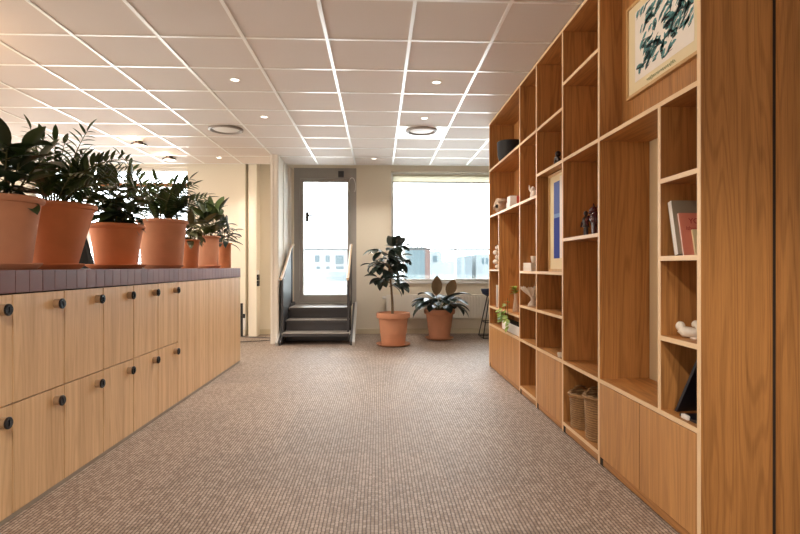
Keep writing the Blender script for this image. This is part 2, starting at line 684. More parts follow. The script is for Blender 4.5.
DX0, DX1, DZ0, DZ1 = Xy(WY, 294), Xy(WY, 356.3), 0.50, 2.80
WX0, WX1, WZ0, WZ1 = Xy(WY, 391), 3.4, 0.876, 2.76
GX1 = Xy(WY, 187)
struct(wall_with_holes(XL, XR, 0, 3.3, WY, WY + 0.3, [(DX0, DX1, DZ0, DZ1), (WX0, WX1, WZ0, WZ1), (-5.8, GX1, WZ0, 2.80)]).build('wall_back', M['wall']))
struct(MB().box(GX1 + 0.0, DX0 - 0.05, WY - 0.015, WY, 0, 0.085).box(DX1 + 0.01, XR, WY - 0.015, WY, 0, 0.085).build('baseboard_back', M['base_paint']))
lw = MB().box(XL - 0.25, XL, YB, WY + 0.3, 0, 3.3)
struct(lw.build('wall_left', M['wall']))
rw = wall_with_holes(XL, XR, 0, 3.3, YB - 0.25, YB, [])
struct(rw.build('wall_front', M['wall']))
struct(MB().box(XR, XR + 0.2, YB, WY + 0.3, 0, 3.3).build('wall_right', M['wall']))

# partition beside the stairs
px0, px1 = Xy(8.0, 271), Xy(8.0, 277.5)
pt = struct(MB().box(px0, px1, 8.0, WY, 0, CEIL).build('wall_partition', M['white_wall']))
tr = MB()
tr.box(px1, px1 + 0.012, 8.02, 8.10, 0, CEIL).box(px1, px1 + 0.012, 8.45, 8.50, 0, CEIL).box(px1, px1 + 0.02, 8.96, WY, 0, CEIL)
tr.box(px0 - 0.006, px0 + 0.03, 7.99, 8.0, 0, CEIL)
struct(tr.build('trim_2', M['white_wall']))
# pilaster and service strip on the far wall, left of the partition
struct(MB().box(Xy(8.88, 248.5), Xy(8.88, 256.5), 8.88, WY, 0, CEIL + 0.3).build('trim_3', M['wall']))
struct(MB().box(Xy(8.98, 239), Xy(8.98, 245.3), 8.98, WY, 0, CEIL + 0.3).build('trim_4', M['wall']))

# wall behind the shelving and the wood panelled wall end beside it
Ypx = lambda px: Yx(SX, px)
YE = Ypx(699)                   # near end of the shelving
YA = Ypx(489)                   # far end
BX = SX + SD                    # back plane
struct(MB().box(BX, BX + 0.12, YE - 0.004, YA + 0.014, 0, CEIL - 0.006).build('wall_shelf_back', M['cream_back']))
struct(MB().box(BX - 0.001, BX + 0.1, YE - 0.007, YE - 0.0045, 0, CEIL - 0.006).build('trim_joint_shade', M['dark']))  # dark strip set in as the shade of the joint
struct(MB().box(BX + 0.012, 3.2, YE - 0.028, YE - 0.006, 0, CEIL - 0.006).build('wall_panel_end', M['oak_bold']))

# ------------------------------------------------------------------ windows and door of the far wall
def window(nm, x0, x1, z0, z1, mull):
    fr = MB()
    y0, y1 = WY + 0.16, WY + 0.22
    fw = 0.045
    fr.box(x0, x0 + fw, y0, y1, z0, z1).box(x1 - fw, x1, y0, y1, z0, z1)
    fr.box(x0 + fw, x1 - fw, y0, y1, z0, z0 + fw).box(x0 + fw, x1 - fw, y0, y1, z1 - fw, z1)
    for m_ in mull:
        fr.box(m_ - 0.03, m_ + 0.03, y0, y1, z0 + fw, z1 - fw)
    o = struct(fr.build(nm, M['white']))
    MB().box(x0 + fw, x1 - fw, WY + 0.186, WY + 0.194, z0 + fw, z1 - fw).build('pane', M['glass'], o)
    if nm == 'window_2':
        MB().box(x0 + fw, x1 - fw, y0 - 0.02, y1, 2.49, 2.55, 0.004).build('brown_bar', M['brown_wood'], o)  # brown bar of unknown use, added as part of the window
    MB().box(x0, x1, WY - 0.03, WY + 0.15, z0 - 0.03, z0, 0.004).build('window_sill', M['white'], o)
    return o


window('window_1', WX0, WX1, WZ0, WZ1, [2.3])
window('window_2', -5.8, GX1, WZ0, 2.80, [-4.9])

dy0, dy1 = WY + 0.04, WY + 0.12
fr = MB()
fr.box(DX0, DX0 + 0.09, dy0 - 0.03, dy1, DZ0, DZ1).box(DX1 - 0.09, DX1, dy0 - 0.03, dy1, DZ0, DZ1).box(DX0 + 0.09, DX1 - 0.09, dy0 - 0.03, dy1, DZ1 - 0.17, DZ1)
fr.box(DX0 + 0.09, DX1 - 0.09, dy0 - 0.03, dy1, DZ0, DZ0 + 0.03)
door = struct(fr.build('door_1', M['door_grey']))
gx0, gx1 = Xy(WY, 303), Xy(WY, 347.3)
gz0, gz1 = Zat(0, WY, 295), Zat(0, WY, 182)
lf = MB()
a0, a1, b0, b1 = DX0 + 0.093, DX1 - 0.093, DZ0 + 0.033, DZ1 - 0.173
lf.box(a0, gx0, dy0, dy1 - 0.02, b0, b1).box(gx1, a1, dy0, dy1 - 0.02, b0, b1).box(gx0, gx1, dy0, dy1 - 0.02, b0, gz0).box(gx0, gx1, dy0, dy1 - 0.02, gz1, b1)
leafp = lf.build('door_leaf', M['door_grey'], door)
MB().box(gx0, gx1, dy0 + 0.02, dy0 + 0.03, gz0, gz1).build('pane', M['glass'], leafp)
hz = Zat(0, WY, 217)
hx = Xy(WY, 307)
MB().box(hx - 0.028, hx + 0.028, dy0 - 0.012, dy0, hz - 0.085, hz + 0.085, 0.004).tube([(hx, dy0 - 0.01, hz + 0.02), (hx, dy0 - 0.055, hz + 0.02), (hx + 0.10, dy0 - 0.055, hz + 0.02)], 0.011).build('handle', M['dark_metal'], leafp)
cx = Xy(WY, 341)
MB().box(cx - 0.045, cx + 0.05, dy0 - 0.08, dy0 - 0.03, DZ1 - 0.155, DZ1 - 0.055, 0.006).build('door_closer', M['dark_metal'], door)
lx, lz = Xy(WY, 352), Zat(0, WY, 178)
lp = [(lx - 0.05 * math.sin(t) - 0.02 * t / PI, dy0 - 0.045, lz - 0.13 + 0.13 * math.cos(t)) for t in [i * PI / 10 for i in range(-8, 9)]]
MB().tube(lp, 0.006, 6).build('door_cable', M['white'], door, True)

# roller blind in the window head
rb = thing('roller_blind', 'cream roller blind drawn up at the head of the wide window', 'blind', (1.8, WY + 0.08, WZ1 - 0.2))
zb = Zat(0, WY, 181)
MB().tube([(WX0 + 0.03, WY + 0.09, WZ1 - 0.055), (WX1 - 0.03, WY + 0.09, WZ1 - 0.055)], 0.04, 16).build('roller', M['white'], rb, True)
MB().box(WX0 + 0.03, WX1 - 0.03, WY + 0.049, WY + 0.052, zb, WZ1 - 0.055).build('blind_fabric', M['blind'], rb)
MB().box(WX0 + 0.03, WX1 - 0.03, WY + 0.042, WY + 0.06, zb - 0.022, zb, 0.004).build('bottom_bar', M['ring'], rb)

# ------------------------------------------------------------------ shelving wall
TH = 0.022
SH = 0.021
PX = {'a': 489.0, 'b': 519.6, 'c': 536.2, 'd': 562.4, 'e': 598.6, 'm': 659.0, 'z': 698.6}
Y = {k: Ypx(v) for k, v in PX.items()}
ZT = CEIL - 0.012
Z1, ZD, Z2, ZAB, Z3, Z4, ZB = 2.225, 2.385, 1.862, 1.70, 1.085, 0.78, 0.478
ZP = 0.046


def panel(parent, name, y, z0, z1, th=TH, x0=SX, x1=BX - 0.002, mat='oak'):
    """upright board: veneered faces, pale edging along its front"""
    o = MB().box(x0 + 0.003, x1, y - th / 2, y + th / 2, z0, z1).build(name, M[mat], parent)
    MB().box(x0, x0 + 0.003, y - th / 2, y + th / 2, z0, z1).build('edging', M['oak_edge'], o)
    return o


def board(parent, name, ya, yb, z, th=SH, x0=SX, x1=BX - 0.002):
    o = MB().box(x0 + 0.003, x1, ya, yb, z - th / 2, z + th / 2).build(name, M['oak_flat'], parent)
    MB().box(x0, x0 + 0.003, ya, yb, z - th / 2, z + th / 2).build('edging', M['oak_edge_flat'], o)
    return o


def base(parent, ya, yb, doors, foot=True):
    """lower cabinet: wooden plinth rail on dark feet, doors or an open compartment"""
    near, far = ya, yb
    MB().box(SX + 0.001, SX + 0.02, near + 0.004, far - 0.05, 0.008, ZP - 0.002, 0.001).build('plinth', M['oak_flat'], parent)
    MB().box(SX + 0.004, SX + 0.05, far - 0.048, far - 0.004, 0.0, ZP - 0.002).build('foot', M['dark'], parent)
    MB().box(BX - 0.06, BX - 0.01, far - 0.048, far - 0.004, 0.0, ZP - 0.002).build('foot', M['dark'], parent)
    board(parent, 'bottom_board', near, far, ZP + 0.011, 0.022, SX + (0.021 if doors else 0.001))
    if doors:
        dw = (far - near) / doors
        for i in range(1, doors):
            MB().box(SX + 0.0015, SX + 0.018, near + i * dw - 0.0028, near + i * dw + 0.0028, ZP, ZB - SH / 2 - 0.003).build('seam_shade', M['dark'], parent)  # dark strip standing in for the shade in the seam between doors
        for i in range(doors):
            MB().box(SX, SX + 0.019, near + i * dw + 0.003, near + (i + 1) * dw - 0.003, ZP, ZB - SH / 2 - 0.003, 0.0008).build('door', M['oak_lit'], parent)


H = TH / 2
# order from the far window (a) to the camera (z)
bayA = thing('bookcase', 'far end bookcase bay beside the stool with three low doors and trailing plant', 'bookcase', (SX, Y['b'], 0), 'oak bookcase bays along the right')
panel(bayA, 'side_panel', Y['a'] - H, 0.0, ZT)
board(bayA, 'top_board', Y['b'] + H, Y['a'] - TH, ZT - SH / 2)
board(bayA, 'shelf', Y['b'] + H, Y['a'] - TH, Z1)
board(bayA, 'shelf', Y['b'] + H, Y['a'] - TH, ZAB)
ZA4 = 0.68
board(bayA, 'shelf', Y['b'] + H, Y['a'] - TH, ZA4)
board(bayA, 'base_shelf', Y['b'] + H, Y['a'] - TH, ZB)
yn = Ypx(498.6)
panel(bayA, 'divider', yn, ZA4 + SH / 2, ZAB - SH / 2)
board(bayA, 'small_shelf', yn + H, Y['a'] - TH, 1.095)
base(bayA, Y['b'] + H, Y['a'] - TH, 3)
MB().box(BX - 0.012, BX - 0.003, Y['b'] + H, Y['a'] - TH, ZP, ZT - SH).build('back_panel', M['oak'], bayA)

bayB = thing('bookcase', 'narrow bookcase bay with an open compartment at floor level and white seashell bowl', 'bookcase', (SX, Y['c'], 0), 'oak bookcase bays along the right')
panel(bayB, 'side_panel', Y['b'], 0.0, ZT)
board(bayB, 'top_board', Y['c'] + H, Y['b'] - H, ZT - SH / 2)
for z in (Z1, ZAB, Z3, Z4):
    board(bayB, 'shelf', Y['c'] + H, Y['b'] - H, z)
board(bayB, 'base_shelf', Y['c'] + H, Y['b'] - H, ZB)
base(bayB, Y['c'] + H, Y['b'] - H, 0)
MB().box(BX - 0.012, BX - 0.003, Y['c'] + H, Y['b'] - H, ZP, ZT - SH).build('back_panel', M['oak'], bayB)

bayC = thing('bookcase', 'middle bookcase bay with two low doors and the blue framed picture', 'bookcase', (SX, Y['d'], 0), 'oak bookcase bays along the right')
panel(bayC, 'side_panel', Y['c'], 0.0, ZT)
board(bayC, 'top_board', Y['d'] + H, Y['c'] - H, ZT - SH / 2)
for z in (Z1, Z2, Z3, Z4):
    board(bayC, 'shelf', Y['d'] + H, Y['c'] - H, z)
board(bayC, 'base_shelf', Y['d'] + H, Y['c'] - H, ZB)
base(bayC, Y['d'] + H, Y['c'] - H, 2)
MB().box(BX - 0.012, BX - 0.003, Y['d'] + H, Y['c'] - H, ZP, ZT - SH).build('back_panel', M['oak'], bayC)

bayD = thing('bookcase', 'bookcase bay with wicker baskets in its open compartment at floor level', 'bookcase', (SX, Y['e'], 0), 'oak bookcase bays along the right')
panel(bayD, 'side_panel', Y['d'], 0.0, ZT)
board(bayD, 'top_board', Y['e'] + H, Y['d'] - H, ZT - SH / 2)
for z in (ZD, Z2, 1.316):
    board(bayD, 'shelf', Y['e'] + H, Y['d'] - H, z)
board(bayD, 'base_shelf', Y['e'] + H, Y['d'] - H, ZB)
base(bayD, Y['e'] + H, Y['d'] - H, 0)
MB().box(BX - 0.012, BX - 0.003, Y['e'] + H, Y['d'] - H, ZP, ZT - SH).build('back_panel', M['oak'], bayD)

bayE = thing('bookcase', 'nearest wide bookcase bay with tall niche, two large low doors and the poster above', 'bookcase', (SX, Y['z'], 0), 'oak bookcase bays along the right')
panel(bayE, 'side_panel', Y['e'], 0.0, ZT)
panel(bayE, 'side_panel', Y['z'], 0.0, ZT, mat='oak_bold')
board(bayE, 'top_board', Y['z'] + H, Y['e'] - H, ZT - SH / 2)
board(bayE, 'shelf', Y['z'] + H, Y['e'] - H, Z2)
board(bayE, 'base_shelf', Y['z'] + H, Y['e'] - H, ZB)
panel(bayE, 'divider', Y['m'], ZB + SH / 2, Z2 - SH / 2)
for z in (1.514, 1.168, 0.812):
    board(bayE, 'shelf', Y['z'] + H, Y['m'] - H, z)
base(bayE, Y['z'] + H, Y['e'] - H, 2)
NX = SX + 0.13
MB().box(NX, NX + 0.016, Y['z'] + H, Y['e'] - H, Z2 + SH / 2, ZT - SH).build('niche_back', M['oak'], bayE)
MB().box(BX - 0.012, BX - 0.003, Y['z'] + H, Y['m'] - H, ZB + SH / 2, Z2 - SH / 2).build('back_panel', M['oak'], bayE)

# ------------------------------------------------------------------ lockers
LD = 0.56
CT, TB = 1.117, 1.012           # counter top, underside of the tile edge
SPL = 0.517
yl = [Yx(LX, p) for p in (12.6, 64.7, 103.7, 133.5, 158.3, 178.0)]
pitch = (yl[-1] - yl[0]) / 5
first = yl[0] - 2 * pitch
YLEND = Yx(LX, 240.3)
lock_labels = {
    0: 'two-door oak locker mostly outside the left edge of the picture',
    1: 'two-door oak locker cut by the left edge of the photo',
    2: 'two-door oak locker under the second large terracotta pot, first whole one from the left',
    3: 'two-door oak locker under the gap before the squat third pot, second whole one from left',
    4: 'two-door oak locker below the squat third pot, third whole one from left',
    5: 'two-door oak locker below the left side of the fourth pot, fourth whole one',
    6: 'two-door oak locker next to the tall cabinets, last with black locks',
}


def make_locker(y0, label):
    y1 = y0 + pitch
    t = thing('locker', label, 'locker', (LX, y0, 0), 'two-door oak lockers with black locks')
    MB().box(LX - LD, LX - 0.02, y0 + 0.001, y1 - 0.001, 0.022, TB - 0.004).build('carcass', M['dark'], t)
    MB().box(LX - 0.06, LX - 0.006, y0, y1, 0.0, 0.021).build('plinth', M['strip'], t)
    for z0, z1 in ((0.024, SPL - 0.003), (SPL + 0.003, TB - 0.006)):
        d = MB().box(LX - 0.019, LX, y0 + 0.005, y1 - 0.005, z0, z1, 0.001).build('door', M['locker_oak'], t)
        zc_ = z1 - 0.062
        yc_ = y1 - 0.078
        MB().lathe((LX, yc_, zc_), [(0.0, 0), (0.024, 0.0), (0.024, 0.02), (0.0255, 0.021), (0.0255, 0.030), (0, 0.030)], 24, axis='x').build('lock_body', M['brass'], d, True)
        MB().lathe((LX, yc_, zc_), [(0.0255, 0.0302), (0.0265, 0.031), (0.0265, 0.037), (0.023, 0.040), (0.0, 0.040)], 24, axis='x').box(LX + 0.040, LX + 0.044, yc_ - 0.0035, yc_ + 0.0035, zc_ - 0.013, zc_ + 0.013).build('lock_face', M['lock_face'], d, True)
    return t


lk = make_locker(first + pitch, lock_labels[1])
for i in range(2, 7):
    dup(lk, (LX, first + i * pitch, 0), lock_labels[i])
yt = first + 7 * pitch
n5 = 5
p5 = (YLEND - yt) / n5
tall_labels = ['tall oak cabinet door next to the last lock, first of the plain row', 'plain tall oak cabinet below the small fifth pot, second of its row',
               'plain tall oak cabinet below the upright-leaf plant, middle of its row', 'plain tall oak cabinet, second from the far end of the locker wall',
               'plain tall oak cabinet closing the far end of the locker wall']
t = thing('tall_cabinet', tall_labels[0], 'cabinet', (LX, yt, 0), 'plain tall oak cabinets')
MB().box(LX - LD, LX - 0.02, yt + 0.001, yt + p5 - 0.001, 0.022, TB - 0.004).build('carcass', M['locker_oak'], t)
MB().box(LX - 0.06, LX - 0.006, yt, yt + p5, 0.0, 0.021).build('plinth', M['strip'], t)
MB().box(LX - 0.019, LX, yt + 0.002, yt + p5 - 0.002, 0.024, TB - 0.006, 0.001).build('door', M['locker_oak'], t)
for i in range(1, n5):
    dup(t, (LX, yt + i * p5, 0), tall_labels[i])

ct = thing('tiled_counter', 'plum-brown glazed tile countertop running over the lockers', 'countertop', (LX, first + pitch, TB))
ys0 = first + pitch
MB().box(LX - LD, LX - 0.004, ys0, YLEND - 0.004, TB, CT - 0.004).build('counter_core', M['grout'], ct)
tl = MB()
tp = 0.0995
y = YLEND
while y - tp > ys0 - 0.001:
    tl.box(LX - 0.0045, LX + 0.003, y - tp + 0.0012, y - 0.0012, TB + 0.001, CT, 0.0015)
    for j in range(5):
        x1 = LX - 0.006 - j * 0.11
        tl.box(x1 - 0.108, x1, y - tp + 0.0012, y - 0.0012, CT - 0.0045, CT)
    y -= tp
for j in range(5):
    x1 = LX - 0.006 - j * 0.11
    tl.box(x1 - 0.108, x1, YLEND - 0.0045, YLEND + 0.003, TB + 0.001, CT)
tl.build('tile_cladding', M['glazed'], ct)

# ------------------------------------------------------------------ potted plants
def pot_profile(R, r, h, rim=0.035, wall=0.012):
    """outer side from the foot up to a rolled rim and down the inside"""
    b = R - 0.018
    return [(0, 0.0), (r, 0.0), (r + 0.003, 0.006), (r + (b - r) * 0.5, (h - rim) * 0.5), (b, h - rim), (R - 0.006, h - rim * 0.9),
            (R, h - rim * 0.6), (R, h - rim * 0.3), (R - 0.005, h - 0.003), (R - 0.012, h), (R - 0.022, h - 0.004), (b - wall, h - 0.035), (b - wall - 0.006, h - 0.05)]


def make_pot(t, x, y, z, R, r, h, mat, saucer=None, rim=0.035, soil='soil', bands=False):
    zs = z
    if saucer:
        sr = saucer
        MB().lathe((x, y, z), [(0, 0), (sr * 0.82, 0), (sr * 0.97, 0.022), (sr, 0.030), (sr - 0.004, 0.033), (sr - 0.012, 0.030), (sr * 0.82 - 0.006, 0.012), (0, 0.010)], 48).build('saucer', mat, t, True)
        zs = z + 0.0115
        h = h - 0.0115
    prof = pot_profile(R, r, h, rim)
    if bands:
        prof = prof[:3] + [(r + (R - 0.03 - r) * 0.45, h * 0.36), (r + (R - 0.03 - r) * 0.45 + 0.006, h * 0.365), (r + (R - 0.03 - r) * 0.62 + 0.002, h * 0.52), (R - 0.034, h - rim - 0.012), (R - 0.03, h - rim)] + prof[5:]
    MB().lathe((x, y, zs), prof, 48).build('pot', mat, t, True)
    sz = zs + h - 0.045
    MB().lathe((x, y, sz), [(R - 0.052, -0.01), (R - 0.037, 0.0), ((R - 0.04) * 0.5, 0.006), (0, 0.008)], 32).build('soil', M[soil], t, True)
    return sz


def rnd_dir(rng, az, el):
    return Vector((math.cos(az) * math.cos(el), math.sin(az) * math.cos(el), math.sin(el)))


def bushy(t, x, y, z, rng, stems, leafm, L, W, n, spread, height, droop=0.7, upright=0.35, lean=(0, 0), broad=0.5, stemr=0.006, tipleaf=True):
    """several leaning stems, leaves spiralling up each of them"""
    st, lf = MB(), MB()
    for s_ in range(stems):
        az = 2 * PI * s_ / stems + rng.uniform(-0.4, 0.4)
        hh = height * rng.uniform(0.65, 1.0)
        sp = spread * rng.uniform(0.4, 1.0)
        p0 = Vector((x + 0.03 * math.cos(az), y + 0.03 * math.sin(az), z))
        pts = []
        for i in range(7):
            u = i / 6
            pts.append(p0 + Vector((math.cos(az) * sp * u ** 1.3 + lean[0] * u, math.sin(az) * sp * u ** 1.3 + lean[1] * u, hh * u)))
        st.tube(pts, [stemr * (1 - 0.5 * i / 6) for i in range(7)], 6)
        a = rng.uniform(0, 6.28)
        for i in range(n):
            u = 0.12 + 0.86 * (i + 0.5) / n
            k = u * 6
            j = min(5, int(k))
            p = pts[j].lerp(pts[j + 1], k - j)
            a += 2.4 + rng.uniform(-0.3, 0.3)
            el = upright + 0.5 * (u - 0.5) + rng.uniform(-0.3, 0.3)
            d = rnd_dir(rng, a, el)
            q = p + d * 0.022
            st.tube([p, q], 0.003, 5)
            sc = rng.uniform(0.75, 1.1)
            lf.leaf(q, d, Vector((rng.uniform(-.3, .3), rng.uniform(-.3, .3), 1)), L * sc, W * sc, droop * rng.uniform(0.5, 1.3), 0.25, broad=broad)
        if tipleaf:
            lf.leaf(pts[-1], (pts[-1] - pts[-2]) + Vector((rng.uniform(-.02, .02), rng.uniform(-.02, .02), 0.0)), rnd_dir(rng, az, 0.1) * -1, L, W * 0.9, 0.2, 0.3, broad=broad)
    st.build('stem', M['stem'], t, True)
    lf.build('foliage', leafm, t, True)


def zz(t, x, y, z, rng, fronds, leafm, ll, lw_):
    """arching stalks with paired leaflets; fronds: list of (azimuth, reach, height, droop)"""
    st, lf = MB(), MB()
    for az, reach, hh, dr in fronds:
        p0 = Vector((x + 0.04 * math.cos(az), y + 0.04 * math.sin(az), z))
        out = Vector((math.cos(az), math.sin(az), 0))
        pts = []
        N = 14
        for i in range(N + 1):
            u = i / N
            pts.append(p0 + out * (reach * u ** 1.5) + Vector((0, 0, hh * (u - dr * u * u * u))))
        st.tube(pts, [0.007 * (1 - 0.7 * i / N) for i in range(N + 1)], 6)
        roll = rng.uniform(-0.6, 0.6) + 1.15 * abs(math.cos(az)) * rng.choice((-1, 1))
        for i in range(3, N + 1):
            for h_ in (0, 0.5):
                if i == N and h_:
                    continue
                p = pts[i].lerp(pts[min(N, i + 1)], h_)
                tg = (pts[min(N, i + 1)] - pts[i - 1]).normalized()
                sd = tg.cross(Vector((0, 0, 1)))
                if sd.length < 0.05:
                    sd = Vector((-math.sin(az), math.cos(az), 0))
                sd.normalize()
                sd = sd * math.cos(roll) + sd.cross(tg) * math.sin(roll)
                sgn = 1 if (i * 2 + int(h_ * 2)) % 2 else -1
                taper = 1 - 0.45 * max(0, (i / N - 0.6) / 0.4)
                d = tg * 0.65 + sd * sgn * 0.8 + Vector((rng.uniform(-.15, .15), rng.uniform(-.15, .15), rng.uniform(0, .25)))
                lf.leaf(p, d, Vector((0, 0, 1)) + out * -0.3, ll * taper * rng.uniform(.85, 1.15), lw_ * taper, 0.5, 0.3, n=5, broad=0.35)
        lf.leaf(pts[-1], pts[-1] - pts[-2], Vector((0, 0, 1)) - out * 0.2, ll, lw_, 0.2, 0.3, n=5, broad=0.35)
    st.build('stem', M['stem'], t, True)
    lf.build('foliage', leafm, t, True)


GP = 'potted plants along the tiled counter'
R_ = random.Random
# 1 rubber plant at the left edge
x, y = -1.86, Yx(-1.86, 3)
t = thing('potted_plant', 'rubber plant with broad dark oval leaves in the terracotta pot cut by the left edge', 'plant', (x, y, CT), GP)
z = make_pot(t, x, y, CT, 0.178, 0.115, 0.362, M['terracotta_pale'], 0.168)
bushy(t, x, y, z, R_(3), 9, M['leaf_dark'], 0.165, 0.09, 9, 0.14, 0.32, 0.7, 0.35)
# 2 tall zz plant
x, y = -1.95, Yx(-1.95, 54)
t = thing('potted_plant', 'feathery plant with arching leaflet stalks in the largest terracotta pot, second from left', 'plant', (x, y, CT), GP)
z = make_pot(t, x, y, CT, 0.231, 0.120, 0.392, M['terracotta'], 0.165)
zz(t, x, y, z, R_(5), [(0.15, 0.14, 0.54, .10), (2.6, 0.16, 0.46, .2), (-0.2, 0.46, 0.50, .42), (0.4, 0.40, 0.44, .4), (1.2, 0.25, 0.46, .3), (-1.3, 0.16, 0.46, .15), (0.0, 0.28, 0.46, .35),
                       (-2.4, 0.18, 0.42, .3), (0.1, 0.52, 0.44, .6), (-0.7, 0.40, 0.36, .5), (1.8, 0.15, 0.50, .1), (0.6, 0.24, 0.34, .2), (-0.4, 0.30, 0.22, .35), (3.1, 0.10, 0.52, .05), (-1.0, 0.10, 0.44, .1),
                       (0.9, 0.12, 0.40, .1), (2.1, 0.22, 0.36, .3), (-0.1, 0.14, 0.34, .1), (-1.8, 0.2, 0.34, .3), (0.3, 0.5, 0.30, .6)], M['leaf_zz'], 0.105, 0.032)
# 3 bushy broad leaf
x, y = -1.87, Yx(-1.87, 116.5)
t = thing('potted_plant', 'bushy broad-leaved plant in the low squat terracotta pot, third from left', 'plant', (x, y, CT), GP)
z = make_pot(t, x, y, CT, 0.190, 0.132, 0.318, M['terracotta'], 0.20)
bushy(t, x, y, z, R_(8), 12, M['leaf_mid'], 0.15, 0.085, 10, 0.19, 0.33, 0.9, 0.3)
# 4 zz plant
x, y = -1.87, Yx(-1.87, 162.5)
t = thing('potted_plant', 'feathery plant with one long stalk rising left, in the fourth terracotta pot', 'plant', (x, y, CT), GP)
z = make_pot(t, x, y, CT, 0.212, 0.160, 0.420, M['terracotta_pale'], 0.175)
zz(t, x, y, z, R_(9), [(3.05, 0.34, 0.66, .06), (0.1, 0.18, 0.44, .1), (0.5, 0.30, 0.38, .25), (-0.3, 0.26, 0.42, .2), (1.6, 0.15, 0.42, .1), (-1.5, 0.13, 0.40, .1), (2.6, 0.16, 0.40, .15),
                       (-2.6, 0.18, 0.34, .2), (0.0, 0.34, 0.32, .25), (-0.9, 0.18, 0.32, .2), (0.9, 0.12, 0.36, .1), (3.3, 0.2, 0.26, .2), (-0.5, 0.1, 0.36, .05), (0.2, 0.24, 0.26, .2), (2.2, 0.10, 0.34, .1),
                       (-1.9, 0.14, 0.30, .2), (-0.1, 0.16, 0.24, .1), (1.2, 0.2, 0.28, .2)], M['leaf_zz'], 0.115, 0.036)
# 5 small drooping
x, y = -1.80, Yx(-1.80, 189.5)
t = thing('potted_plant', 'small olive-leaved drooping plant in the small terracotta pot without saucer, fifth from left', 'plant', (x, y, CT), GP)
z = make_pot(t, x, y, CT, 0.108, 0.075, 0.275, M['terracotta'], None, 0.02)
bushy(t, x, y, z, R_(12), 6, M['leaf_olive'], 0.18, 0.072, 7, 0.12, 0.22, 1.2, 0.35)
# 6 upright leaves
x, y = -1.82, Yx(-1.82, 208.5)
t = thing('potted_plant', 'plant with upright rounded dark leaves in the sixth terracotta pot from left', 'plant', (x, y, CT), GP)
z = make_pot(t, x, y, CT, 0.127, 0.098, 0.345, M['terracotta_pale'], 0.13, 0.022)
bushy(t, x, y, z, R_(21), 7, M['leaf_mid'], 0.20, 0.098, 6, 0.13, 0.34, 0.5, 0.6)
# 7 narrow leaves
x, y = -1.79, Yx(-1.79, 224.5)
t = thing('potted_plant', 'little plant with narrow dark drooping leaves in the smallest pot at the counter end', 'plant', (x, y, CT), GP)
z = make_pot(t, x, y, CT, 0.090, 0.070, 0.295, M['terracotta'], None, 0.018)
bushy(t, x, y, z, R_(31), 4, M['leaf_black'], 0.20, 0.058, 10, 0.07, 0.25, 1.0, 0.4)

# floor plants by the window
x, y = Xy(7.80, 393.3), 7.80
t = thing('potted_tree', 'small rubber tree with bare trunk in a terracotta floor pot by the door steps', 'plant', (x, y, 0))
z = make_pot(t, x, y, 0, 0.245, 0.165, 0.475, M['terracotta_pale'], 0.25, 0.085, 'pebble', True)
rng = R_(4)
st, lf = MB(), MB()
tr = [(x - 0.01, y, z - 0.02), (x - 0.015, y, z + 0.2), (x - 0.03, y, z + 0.42), (x - 0.06, y, z + 0.62), (x - 0.06, y, z + 0.8), (x + 0.01, y, z + 1.0)]
st.tube(tr, [0.02, 0.018, 0.015, 0.012, 0.010, 0.006], 8)
for i in range(11):
    zb = z + 0.42 + 0.05 * i
    a = i * 2.4 + 0.4
    ln = rng.uniform(0.16, 0.32)
    b0_ = Vector((x - 0.055, y, zb))
    b1_ = b0_ + Vector((math.cos(a) * ln, math.sin(a) * ln, rng.uniform(0.03, 0.14)))
    st.tube([b0_, b0_.lerp(b1_, 0.5) + Vector((0, 0, 0.015)), b1_], [0.008, 0.006, 0.004], 6)
    for k in range(10):
        u = 0.25 + 0.75 * k / 9
        aa = a + rng.uniform(-1.5, 1.5)
        d = rnd_dir(rng, aa, rng.uniform(-0.5, 0.6))
        lf.leaf(b0_.lerp(b1_, u), d, Vector((rng.uniform(-.4, .4), rng.uniform(-.4, .4), 1)), rng.uniform(.15, .23), rng.uniform(.09, .13), rng.uniform(.4, 1.2), 0.2, broad=0.6)
for k in range(6):
    d = rnd_dir(rng, k * 1.2, rng.uniform(0.3, 1.2))
    lf.leaf((x + 0.01, y, z + 1.0), d, Vector((rng.uniform(-1, 1), -1, 0.3)), rng.uniform(.17, .22), .12, 0.5, 0.2, broad=0.6)
st.build('trunk', M['bark'], t, True)
lf.build('foliage', M['leaf_black'], t, True)

x, y = Xy(8.45, 439.5), 8.45
t = thing('potted_plant', 'low spreading plant with two bronze upright leaves in a terracotta floor pot under the window', 'plant', (x, y, 0))
z = make_pot(t, x, y, 0, 0.243, 0.155, 0.475, M['terracotta_pale'], 0.225, 0.085, 'soil', True)
rng = R_(14)
st, lf, lb = MB(), MB(), MB()
for i in range(30):
    a = i * 2.4
    u = (i + 1) / 30
    el = 1.1 - 0.95 * u + rng.uniform(-.15, .15)
    ln = rng.uniform(0.10, 0.20)
    p0 = Vector((x + .03 * math.cos(a), y + .03 * math.sin(a), z))
    p1 = p0 + rnd_dir(rng, a, max(0.35, el)) * ln + Vector((0, 0, 0.05))
    st.tube([p0, p0.lerp(p1, .5) + Vector((0, 0, .02)), p1], .005, 5)
    lf.leaf(p1, rnd_dir(rng, a + rng.uniform(-.2, .2), el * 0.7), (0, 0, 1), rng.uniform(.30, .42), rng.uniform(.14, .19), rng.uniform(.7, 1.3), .3, broad=0.5)
for dx, an, ln in ((-0.05, 1.55, .32), (0.13, 1.2, .28)):
    p1 = Vector((x + dx, y - 0.02, z + 0.25))
    st.tube([(x, y, z), p1], .006, 5)
    lb.leaf(p1, (math.cos(an), -0.1, math.sin(an)), (0, -1, .2), ln, .17, .1, .15, broad=0.6)
st.build('stem', M['stem'], t, True)
lf.build('foliage', M['leaf_black'], t, True)
lb.build('bronze_leaves', M['leaf_brown'], t, True)

